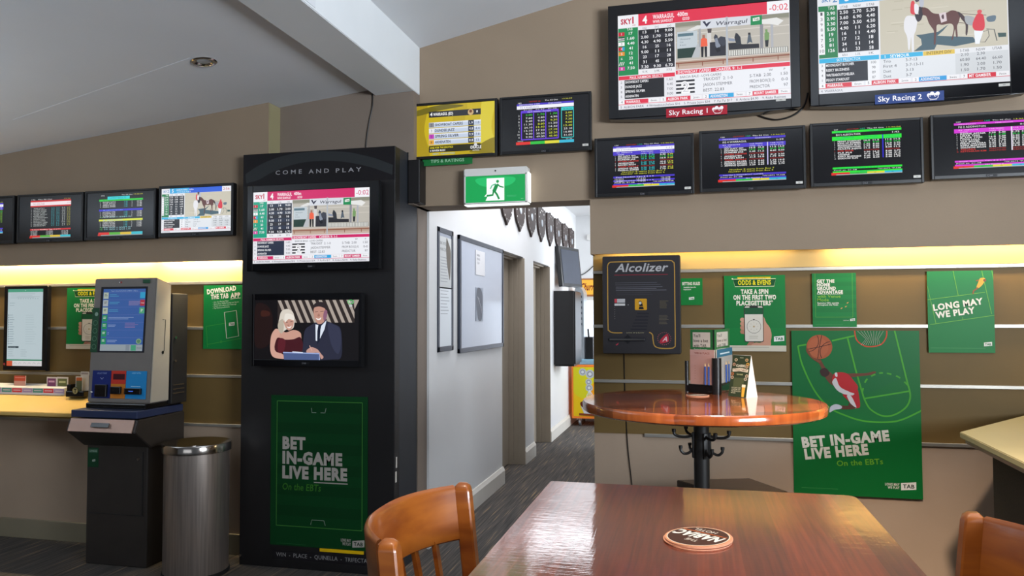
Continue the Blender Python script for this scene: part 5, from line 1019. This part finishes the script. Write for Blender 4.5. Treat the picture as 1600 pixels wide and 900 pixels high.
# leaflet and ticket stand on the round table
L0 = P(1071, 613, 'Z', TZ); C0 = P(1121, 617, 'Z', TZ); R0 = P(1152, 604, 'Z', TZ)
t = thing('ticket_stand', "black stand with You'll love a bet header cards on the round table", 'ticket stand', (C0.x, C0.y, TZ))
def loc(p): return Vector((p.x - C0.x, p.y - C0.y, 0))
A_, B_, C_ = loc(L0), Vector((0, 0, 0)), loc(R0)
mid = (A_ + B_ + C_) / 3
b = bmesh.new(); prism(b, [tuple((p + (p - mid) * .0)[:2]) for p in (A_, B_, C_)], 0, .036, 'Z', bev=.005); link('base', b, M['gloss'], t)
for p, h_, pr_ in ((A_, .132, .008), (B_, .148, .019), (C_, .132, .008)):
    d = (mid - p).normalized(); c = p + d * pr_; b = bmesh.new(); lathe(b, [(0, 0), (pr_, 0), (pr_, h_), (0, h_)], 16, (c.x, c.y)); link('post', b, M['black'], t, smooth=True)
def side(p, q_):
    """centre, z rotation and width of a vertical face from p to q_ (seen from outside)"""
    d = q_ - p; return (p + q_) / 2, math.atan2(d.y, d.x), d.length
def header(a):
    a.rect(0, 0, 1000, a.H, '2c6c3c'); a.rect(110, 120, 870, a.H * .80, 'c8c0b4')
    for i, (s_, w_) in enumerate((("You'll", 300), ('love a bet', 640), ('with TAB.', 580))): a.text(145, 330 + i * 215, s_, 130, '303028', w=w_, bold=.01)
    a.text(160, a.H * .92, 'Download the app now', 50, 'd0d8c8', w=560, bold=.02)
slips = []
for (p, q_, hc) in ((A_, B_, 'pink'), (B_, C_, 'blue')):
    c, an, wd = side(p, q_); inn = (mid - c).normalized()
    a = Art(wd * .72, .092, 1000, 950); header(a); cc = c + inn * .021
    a.build('header_card', M['print'], t, loc=(cc.x - math.cos(an) * wd * .03, cc.y - math.sin(an) * wd * .03, .218), rot=(0, 0, an), back='2c6c3c', thick=.002)
    link('back_plate', box(-wd * .36, wd * .36, .0, .003, .026, .264), M['black'], t, loc=(c.x + inn.x * .026 - math.cos(an) * wd * .03, c.y + inn.y * .026 - math.sin(an) * wd * .03, 0), rot=(0, 0, an))
    a = Art(wd * .76, .144, 1000, 1500)
    if hc == 'pink':
        a.rect(0, 0, 1000, 1500, 'b48c84'); a.rect(0, 0, 1000, 240, 'b8948c'); a.text(500, 190, 'WIN & PLACE', 80, '8c4c44', w=620, al='c', bold=.02); k_ = 'b88c80'
        for i in range(9): a.line([(150, 330 + i * 120), (880, 330 + i * 120)], 7, k_)
        for i in range(6): a.rect(180, 700 + i * 110, 240, 712 + i * 110, '90605c')
    else:
        a.rect(0, 0, 1000, 1500, 'a8a49e'); a.rect(0, 0, 1000, 340, '346c88'); a.rect(190, 170, 800, 230, 'c8dce4')
        for i in range(9): a.line([(100, 420 + i * 110), (900, 420 + i * 110)], 7, 'a8b0b4')
    w0 = C0 + c + inn * .013; o = a.build('ticket_pad', M['print'], loc=(w0.x, w0.y, TZ + .0365 + .072), rot=(0, 0, an), back='b8aca0', thick=.005)
    tag(o, 'pink pad of Win & Place tickets in the stand on the round table' if hc == 'pink' else 'blue topped pad of tickets in the right side of the stand', 'ticket pad')
    for k_, off in enumerate((.13, .24) if hc == 'pink' else (-.06, .08)):
        e = C0 + c + Vector((math.cos(an), math.sin(an), 0)) * (wd * off) + inn * .001
        pt = thing('pencil', ('left' if k_ == 0 else 'right') + ' one of two blue pencils in front of the ' + ('pink' if hc == 'pink' else 'blue topped') + ' ticket pad', 'pencil', (e.x, e.y, TZ + .0365), (0, 0, 0), None)
        lathe_ = lathe(bmesh.new(), [(0, 0), (.0034, 0), (.0034, .076), (0, .076)], 6); link('shaft', lathe_, M['pencil'], pt)
        link('tip', lathe(bmesh.new(), [(.0034, .076), (.0007, .090), (0, .090)], 6), M['pencilwood'], pt)

# tent card
a0, a1, a2 = P(1138, 619, 'Z', TZ), P(1166, 622, 'Z', TZ), P(1188, 618, 'Z', TZ)
d = (a1 - a0); d.z = 0; wd = d.length; an = math.atan2(d.y, d.x); nrm = Vector((-math.sin(an), math.cos(an), 0)); dp = .068; hT = .164
t = thing('tent_card', 'green folded Classic Collectables tent card on the round table', 'tent card', ((a0 + a1) / 2)[:] and tuple((a0 + a1) / 2), (0, 0, an))
b = bmesh.new(); prism(b, [(0.001, 0), (dp, 0), (dp / 2, hT)], -wd / 2 , wd / 2, 'X'); link('card_body', b, M['paper'], t)
sl = math.hypot(hT, dp / 2); a = Art(wd * .995, sl * .99, 1000, 2300)
a.rect(0, 0, 1000, 2300, '303c28'); a.rect(200, 1250, 780, 1750, '4c5438'); a.rect(400, 120, 600, 150, 'a8ac94'); a.text(500, 640, 'CLASSIC', 120, 'd8d4c0', w=520, al='c', bold=.04)
a.poly([(60, 760), (500, 700), (940, 760), (920, 930), (500, 880), (80, 930)], 'd8d0bc'); a.text(500, 870, 'COLLECTABLES', 105, '5c3c28', w=760, al='c', bold=.02); a.text(500, 1100, 'YOU WANT', 75, 'b8bc8c', w=360, al='c', bold=.02)
for x, y, c_ in ((200, 260, 'c8b898'), (800, 250, 'c0a070'), (120, 520, 'b89078'), (880, 480, 'd0a040'), (850, 620, 'b8a088'), (90, 1050, 'a8643c'), (900, 1120, 'c8b8a0'), (850, 1300, 'b8b0a0'), (100, 1250, 'c0a890')): a.disc(x, y, 85, c_); a.disc(x, y, 50, '6c5840')
for i in range(4): a.text(130, 1830 + i * 95, ('NO ELASTIC BEER', 'COASTERS LIVE', 'FREE MEDALLION', 'SEE BAR')[i], 55, 'c8c4a8', w=(520, 500, 520, 260)[i], bold=.02)
a.poly([(700, 1650), (900, 1650), (870, 2280), (740, 2280)], 'd8a840'); a.rect(700, 1600, 900, 1750, 'e8e0c8')
tl2 = math.atan2(dp / 2, hT); a.build('front_print', M['print'], t, loc=(0, dp / 4 - .0008, hT / 2), rot=(-tl2, 0, 0))

# ================================================================== NEAR TABLE
NZ = 1.08                     # height of the near table
t = thing('high_table', 'high lacquered red-brown wooden table in the foreground', 'table', (0, 1.27, 0))
cr = .024; x0, x1, y0, y1 = -.3225, .320, -.50, .423
pts = []
for cx, cy, a_ in ((x1 - cr, y1 - cr, 0), (x0 + .01, y1 - .01, 90), (x0 + cr, y0 + cr, 180), (x1 - cr, y0 + cr, 270)):
    r_ = .01 if a_ == 90 else cr
    pts += [(cx + r_ * math.cos(math.radians(a_ + k * 22.5)), cy + r_ * math.sin(math.radians(a_ + k * 22.5))) for k in range(5)]
b = bmesh.new(); prism(b, pts, NZ - .032, NZ, 'Z', bev=.004); link('table_top', b, M['table'], t)
link('pedestal', box(-.035, .035, -.04, .03, .03, NZ - .032, bev=.005), M['pole'], t); link('foot', box(-.22, .22, -.035, .025, 0, .035, bev=.008), M['pole'], t); link('foot', box(-.03, .03, -.26, .25, 0, .034, bev=.008), M['pole'], t)
cc = P(1091, 840, 'Z', NZ + .004)
def coaster_mesh(parent, rx, ry, pr):
    b = bmesh.new(); lathe(b, [(0, 0), (.999, 0), (1, .0002), (1, .0011), (.999, .0013), (0, .0013)], 48); bmesh.ops.scale(b, vec=(rx, ry, 1), verts=b.verts); link('card_disc', b, M['cardorange'], parent)
    if pr:
        a = Art(rx * 2, ry * 2, 1000, 1000); a.disc(500, 500, 492, 'e8a070', n=48); a.disc(500, 500, 470, 'f0e0cc', n=48); a.disc(500, 500, 455, '4c3026', n=48)
        a.text(500, 625, 'NABIAC', 215, 'f0ece0', w=800, al='c', bold=.05, shear=.12); a.text(470, 330, 'THE', 95, 'e8dccc', w=210, al='c'); a.text(560, 835, 'HOTEL', 105, 'e8dccc', w=400, al='c'); a.line([(110, 680), (890, 680)], 22, 'd8703c')
        a.build('printed_face', M['print'], parent, loc=(0, 0, .0014), rot=(-math.pi / 2, 0, 0))
M['cardorange'] = mat('coaster_card', 'e0a080', .7, noise=.08, nscale=20)
ang = math.radians(149)
for k in range(4):
    nm_ = ('bottom', 'second lowest', 'second highest', 'top')[k]
    c = thing('coaster', 'orange rimmed Nabiac Hotel coaster on the near table, %s of its stack' % nm_, 'coaster', (cc.x + (.001, -.002, .002, 0)[k], cc.y - (.002, -.001, .001, 0)[k], NZ + .0001 + k * .0015), (0, 0, ang + (.05, -.08, .03, 0)[k]), 'coasters stacked on the near table')
    coaster_mesh(c, .052, .060, k == 3)
cc = P(1090, 617.5, 'Z', TZ + .002)
for k in range(2):
    c = thing('coaster', 'orange rimmed coaster before the ticket stand, %s one' % ('lower', 'upper')[k], 'coaster', (cc.x, cc.y - .003 * k, TZ + .0001 + k * .0015), (0, 0, .6 * k), 'coasters on the round table')
    coaster_mesh(c, .045, .048, k == 1)

# ================================================================== CHAIRS
def stool(label, loc, rz):
    """high stool with a curved backrest between two posts, facing +X"""
    t = thing('bar_stool', label, 'stool', loc, (0, 0, rz)); hw = .183; top = 1.132; rb = 1.030; seat = .74
    def bow(tt): return -.075 * (1 - abs(tt) ** 2.4)
    n = 20; lean = .10
    def pt(tt, z, o): return Vector((bow(tt) - (z - rb) * lean - o, tt * hw, z))
    prof = [(0, rb + .003), (0, top - .009), (.003, top - .003), (.007, top), (.012, top - .003), (.015, top - .009), (.015, rb + .006), (.011, rb + .001), (.004, rb)]
    t1 = bmesh.new(); ring = []
    for i in range(n + 1):
        tt = -1 + 2 * i / n; ring.append([t1.verts.new(pt(tt * .97, z, o)) for o, z in prof])
    for r0, r1 in zip(ring, ring[1:]):
        for k in range(len(prof)): t1.faces.new((r0[k], r0[(k + 1) % len(prof)], r1[(k + 1) % len(prof)], r1[k]))
    t1.faces.new(ring[0]); t1.faces.new(ring[-1][::-1]); link('top_rail', t1, M['chair'], t, smooth=True)
    for s_ in (-1, 1):
        t1 = bmesh.new(); rr = []
        for z, w_ in ((.0, .026), (.3, .028), (seat, .028), (rb, .028), (top - .012, .028), (top - .002, .024), (top + .003, .014)):
            x = -(max(z, seat) - rb) * lean - (0 if z > seat else (seat - z) * .06) + .004; y = s_ * (hw + .004 + max(0, seat - z) * .02)
            rr.append([t1.verts.new((x + a_ * w_ * .52, y + c_ * w_ * .46, z)) for a_, c_ in ((-1, -.8), (-.8, -1), (.8, -1), (1, -.8), (1, .8), (.8, 1), (-.8, 1), (-1, .8))])
        for r0, r1 in zip(rr, rr[1:]):
            for k in range(8): t1.faces.new((r0[k], r0[(k + 1) % 8], r1[(k + 1) % 8], r1[k]))
        t1.faces.new(rr[0]); t1.faces.new(rr[-1][::-1]); link('rear_post', t1, M['chair'], t, smooth=True)
        b = bmesh.new(); tube(b, [(.30, s_ * .150, seat - .01), (.33, s_ * .185, .0)], .016, 8, [.017, .014]); link('front_leg', b, M['chair'], t, smooth=True)
        b = bmesh.new(); tube(b, [(.318, s_ * .173, .28), (-.01, s_ * .195, .30)], .009, 8); link('stretcher', b, M['chair'], t, smooth=True)
    b = bmesh.new(); tube(b, [(.322, -.175, .22), (.322, .175, .22)], .010, 8); link('foot_rest', b, M['chair'], t, smooth=True)
    for i in range(7):
        tt = -.75 + 1.5 * i / 6; t1 = bmesh.new(); rr = []
        for z in (seat, .88, rb + .008):
            x = bow(tt) * (.55 + .45 * (z - seat) / .29) - (z - rb) * lean - .007; y = tt * hw
            rr.append([t1.verts.new((x + a_ * .004, y + c_ * .0085, z)) for a_, c_ in ((-1, -1), (1, -1), (1, 1), (-1, 1))])
        for r0, r1 in zip(rr, rr[1:]):
            for k in range(4): t1.faces.new((r0[k], r0[(k + 1) % 4], r1[(k + 1) % 4], r1[k]))
        t1.faces.new(rr[0]); t1.faces.new(rr[-1][::-1]); link('slat', t1, M['chair'], t)
    sp = [(.34, -.13), (.355, 0), (.34, .13), (.24, .18), (.04, .185), (-.02, .15), (-.04, 0), (-.02, -.15), (.04, -.185), (.24, -.18)]
    b = bmesh.new(); prism(b, [p[:2] for p in smooth_curve(sp, 4, True)], seat - .022, seat + .006, 'Z', bev=.004); link('seat', b, M['chair'], t, smooth=True)
    return t
stool('honey-coloured wooden stool with curved slatted back, left of the near table', (-.423, 1.2, 0), math.radians(1))
stool('honey-coloured wooden stool at the lower right, cut by the picture edge', (.423, 1.173, 0), math.radians(180))

# ================================================================== CEILING LIGHT
p = P(319, 86, 'Z', 2.80)
t = thing('downlight', 'round recessed downlight in the left ceiling', 'downlight', (p.x, p.y, zl(p.x)), (0, -math.atan(.1117), 0))
link('trim_ring', lathe(bmesh.new(), [(.040, .004), (.062, 0.0), (.064, -.004), (.058, -.008), (.046, -.007), (.036, .0)], 40), M['chrome'], t, smooth=True)
link('lamp_lens', lathe(bmesh.new(), [(0, -.001), (.030, -.002), (.040, .001), (0, .001)], 32), M['silver'], t, smooth=True)
pz = P(926, 398, 'Y', 4.56)
o = link('cove_lamp_end', box(-.560, -.535, 4.34, 4.38, 1.815, 1.828, bev=.002), M['led']); tag(o, 'glowing end of cove lamp at the doorway corner', 'lamp')

# ================================================================== CORRIDOR THINGS
XC = -1.645
def on_corr(a, name, m, y, z, off=.0, parent=None, back=None, thick=.001):
    return a.build(name, M[m], parent, loc=(XC + off + thick, y, z), rot=(0, 0, math.pi / 2), back=back, thick=thick)
# noticeboard and frame
def board(label, y0, y1, z0, z1, fn, cat='noticeboard'):
    t = thing('noticeboard', label, cat, (XC, (y0 + y1) / 2, z0), (0, 0, math.pi / 2)); w_, h_ = y1 - y0, z1 - z0; b = bmesh.new()
    for q in ((-w_ / 2, -w_ / 2 + .035, 0, h_), (w_ / 2 - .035, w_ / 2, 0, h_), (-w_ / 2, w_ / 2, 0, .035), (-w_ / 2, w_ / 2, h_ - .035, h_)): abox(b, q[0], q[1], -.022, -.0, q[2], q[3], bev=.003)
    link('frame', b, M['frame'], t); link('glass_panel', box(-w_ / 2 + .03, w_ / 2 - .03, -.016, -.002, .03, h_ - .03), M['board'], t)
    fn(t, w_, h_); return t
def nb1(t, w_, h_):
    a = Art(.36, .19, 100, 53); a = Art(.30, .17, 300, 170)
    a = Art(.26, .19, 260, 190); a.text(30, 45, 'NABIAC', 16, '50505c', w=90); a.text(30, 75, 'FISHING', 16, '50505c', w=90); a.text(40, 105, 'CLUB', 16, '50505c', w=55)
    a.build('club_sheet', M['printm'], t, loc=(-.10, -.020, h_ - .17), back='d4d4d6', thick=.002)
    a = Art(.20, .26, 200, 260); a.rect(0, 0, 200, 260, '98a0ac'); a.poly([(20, 20), (100, 0), (180, 60), (160, 240), (60, 250), (10, 140)], '585c66', True)
    for i in range(7): a.line([(30 + i * 18, 70 + i * 12), (90 + i * 10, 90 + i * 18)], 5, 'a8a8ae')
    a.build('photo', M['print'], t, loc=(-.12, -.019, h_ * .42), back='98a0ac')
board('blue-grey glazed noticeboard with dark frame on the corridor wall', 5.15, 6.42, 1.19, 2.04, nb1)
def nb2(t, w_, h_):
    a = Art(w_ - .08, h_ * .42, 300, 380); a.text(10, 60, 'BIAC HOTEL', 22, '606468', w=150); a.text(10, 105, 'FISHING CLUB', 22, '606468', w=150); a.lines(20, 150, 220, 9, 22, 5, '94989c')
    a.poly([(165, 10), (215, 30), (285, 110), (265, 290), (240, 300), (170, 160)], '6c665e', True); a.line([(200, 20), (180, 80)], 8, '303030')
    a.build('club_sheet', M['printm'], t, loc=(0, -.019, h_ * .72), back='c0c2c2'); a = Art(w_ - .08, h_ * .5, 300, 380); a.lines(20, 20, 260, 8, 20, 5, 'a4a8ac'); a.build('results_sheet', M['printm'], t, loc=(0, -.019, h_ * .27), back='d4d8dc')
board('narrow glazed notice frame with fishing club sheet beside doorway', 4.675, 5.00, 1.22, 2.045, nb2)
# award shields
GSH = 'award shields along the corridor wall'
def shield(y, label):
    t = thing('award_shield', label, 'shield', (XC, y, 2.27), (0, 0, math.pi / 2), GSH)
    half = [(0, 0), (.05, .045), (.14, .09), (.20, .18), (.205, .30), (.205, .37), (.17, .375), (.13, .36), (.09, .385), (.04, .37), (0, .40)]
    pts = smooth_curve(half, 3); pts = pts + [(-x, z) for x, z in pts[::-1][1:-1]]
    b = bmesh.new(); prism(b, pts, -.022, -.0, 'Y', bev=.003); link('board', b, M['shield'], t)
    b = bmesh.new()
    for k in range(14):
        a_ = math.pi * (k + .5) / 14 * 2; x = .165 * math.sin(a_); z = .20 - .15 * math.cos(a_); abox(b, x - .012, x + .012, -.0245, -.0215, z - .008, z + .008)
    o = link('name_plates', b, M['chrome'], t)
    b = bmesh.new(); lathe(b, [(0, 0), (.04, 0), (.036, .006), (0, .007)], 20); link('centre_badge', b, M['silver'], t, loc=(0, -.0225, .21), rot=(math.pi / 2, 0, 0))
ords = ['first', 'second', 'third', 'fourth', 'fifth', 'sixth', 'seventh', 'eighth']
for i in range(8): shield(6.57 + i * .527, 'dark wooden award shield, %s from the doorway in the corridor row' % ords[i])
# wall television in the corridor
t = thing('television', 'black wall television high in the corridor seen from its side', 'television', (XC, 9.25, 1.82), (0, 0, math.radians(35)))
a0 = P(880, 452, 'Y', 8.98); 
t.location = (XC + .08, 9.05, 1.815); t.rotation_euler = (math.radians(-6), 0, math.radians(74))
b = bmesh.new(); abox(b, -.02, .56, -.03, .03, 0, .50, bev=.008); link('bezel', b, M['gloss'], t)
link('screen_glass', box(.02, .52, -.033, -.0295, .04, .46), M['frame'], t)
b = bmesh.new(); abox(b, .20, .30, .03, .13, .20, .30); link('wall_bracket', b, M['matte'], t)
# black wall cupboard
t = thing('wall_cupboard', 'tall black cupboard mounted on the corridor wall under the television', 'cupboard', (XC, 8.95, 0))
link('body', box(0, .245, 0, .50, .875, 1.76, bev=.005), M['matte'], t); link('door', box(.245, .262, .01, .49, .885, 1.75, bev=.003), M['black'], t)
link('bottom_rail', box(.01, .24, .02, .48, .855, .875), M['black'], t)
# soft serve machine on a yellow trolley
Ym = 10.0
xa = P(885, 600, 'Y', Ym).x; xb = P(930, 600, 'Y', Ym).x + .35; za = P(905, 661, 'Y', Ym).z; zt_ = P(905, 570, 'Y', Ym).z
xa = max(xa, -1.60)
t = thing('ice_cream_trolley', 'bright yellow trolley with cartoon dessert artwork at the corridor end', 'trolley', ((xa + xb) / 2, Ym, 0)); wv = (xb - xa) / 2
b = bmesh.new(); abox(b, -wv, wv, 0, .55, .10, zt_, bev=.006); link('cabinet', b, M['orange'], t)
a = Art(wv * 2 - .05, zt_ - .16, 1000, 1000 * (zt_ - .16) / (wv * 2 - .05)); Hh = a.H; a.rect(0, 0, 1000, Hh, 'e8c010'); a.poly([(0, 0), (500, 0), (300, Hh * .6), (0, Hh * .5)], 'd8d020', True); a.disc(700, Hh * .5, 330, 'f0a010')
for x, y, r in ((200, .1, 80), (360, .14, 95), (330, .30, 70), (340, .42, 80)): a.disc(x, Hh * y, r, 'b8bcc0'); a.disc(x, Hh * y, r * .65, '8c9098'); a.disc(x, Hh * y, r * .4, 'd0d4d8')
for i in range(4): a.line([(350, Hh * .46), (290 + i * 45, Hh * .58), (290 + i * 45, Hh * .75)], 14, 'd8dce0')
a.poly([(170, Hh * .74), (500, Hh * .74), (470, Hh * .90), (420, Hh * .98), (260, Hh * .98), (210, Hh * .9)], 'c8c8cc', True); a.poly([(150, Hh * .72), (330, Hh * .67), (520, Hh * .72), (500, Hh * .82), (380, Hh * .78), (200, Hh * .82)], '5c2418', True)
for x in (290, 350): a.disc(x, Hh * .85, 28, 'f4f4f0', ry=40); a.disc(x + 5, Hh * .86, 12, '202020')
a.line([(120, Hh * .96), (600, Hh * .98)], 50, '7c3c1c'); a.rect(600, Hh * .3, 760, Hh * .5, 'f0e8e0'); a.disc(720, Hh * .25, 60, 'e86820'); a.line([(560, Hh * .1), (600, Hh * .05), (660, Hh * .1)], 12, 'f0f0e8')
a.build('dessert_artwork', M['print'], t, loc=(0, -.003, .10 + (zt_ - .10) / 2), back='e8c010')
for x in (-wv + .1, wv - .1):
    for y in (.08, .47):
        b = bmesh.new(); t1 = bmesh.new(); lathe(t1, [(0, -.015), (.045, -.015), (.045, .015), (0, .015)], 16); merge(b, t1, Matrix.Translation((x, y, .046)) @ Matrix.Rotation(math.pi / 2, 4, 'Y')); abox(b, x - .02, x + .02, y - .02, y + .02, .06, .10); link('caster', b, M['silver'], t)
t = thing('soft_serve_machine', 'silver and pale blue soft serve machine on the yellow trolley', 'machine', (0, 0, zt_))
xl = P(897, 500, 'Y', Ym).x; xr = P(911, 500, 'Y', Ym).x; hh = P(900, 447, 'Y', Ym).z - zt_
b = bmesh.new(); prism(b, [(xl, 0), (xr, 0), (xr, hh - .08), (xr - .04, hh - .01), (xl + .03, hh), (xl, hh - .04)], Ym + .05, Ym + .40, 'Y', bev=.008); link('column', b, M['silver'], t)
for k in range(6): link('front_grille', box(xl + .01, xr - .02, Ym + .045, Ym + .05, hh * (.5 + .07 * k), hh * (.53 + .07 * k)), M['frame'], t)
link('drip_tray', box(xl + .02, xb - .05, Ym + .02, Ym + .45, 0.0, .07, bev=.01), M['blueb'], t)
b = bmesh.new(); abox(b, xr + .01, xr + .12, Ym + .1, Ym + .35, .07, hh * .35, bev=.01); tube(b, [(xr + .06, Ym + .1, hh * .35), (xr + .06, Ym + .05, hh * .45)], .012); link('dispenser', b, M['black'], t)
link('drink_jar', lathe(bmesh.new(), [(0, .07), (.05, .07), (.055, .16), (.04, .20), (0, .20)], 20, (xr + .20, Ym + .2)), M['blueb'], t, smooth=True)
# orange sign above the window
q = pq(899, 935, 435, 463, 10.7); a = Art(.9, q[3] - q[2], 1000, 1000 * (q[3] - q[2]) / .9); a.rect(0, 0, 1000, a.H, 'e08830'); a.poly([(0, 0), (400, 0), (500, a.H), (0, a.H)], 'f0b040', True)
a.text(60, a.H * .65, 'Churros', a.H * .38, '7c2818', w=300, shear=.3, bold=.03); a.rect(0, a.H * .9, 1000, a.H, '9c6438'); a.rect(0, 0, 1000, a.H * .08, '9c6438')
o = a.build('shop_sign', M['print'], loc=(q[0] + .45, 10.738, (q[2] + q[3]) / 2), back='e08830', thick=.01); tag(o, 'orange sign above the bright window at the corridor end', 'sign')
q = pq(916.5, 921, 366, 375, 10.7); o = link('junction_box', box(q[0], q[0] + .06, 10.72, 10.749, q[2], q[3], bev=.004), M['white']); tag(o, 'small white box high on the corridor end wall', 'junction box')
o = link('wall_cable', tube(bmesh.new(), smooth_curve([(P(x, y, 'Y', 10.74).x, 10.742, P(x, y, 'Y', 10.74).z) for x, y in ((901, 430), (910, 429), (919, 423), (928, 415), (940, 408))], 4), .006, 6), M['black']); tag(o, 'black cable across the corridor end wall', 'cable')
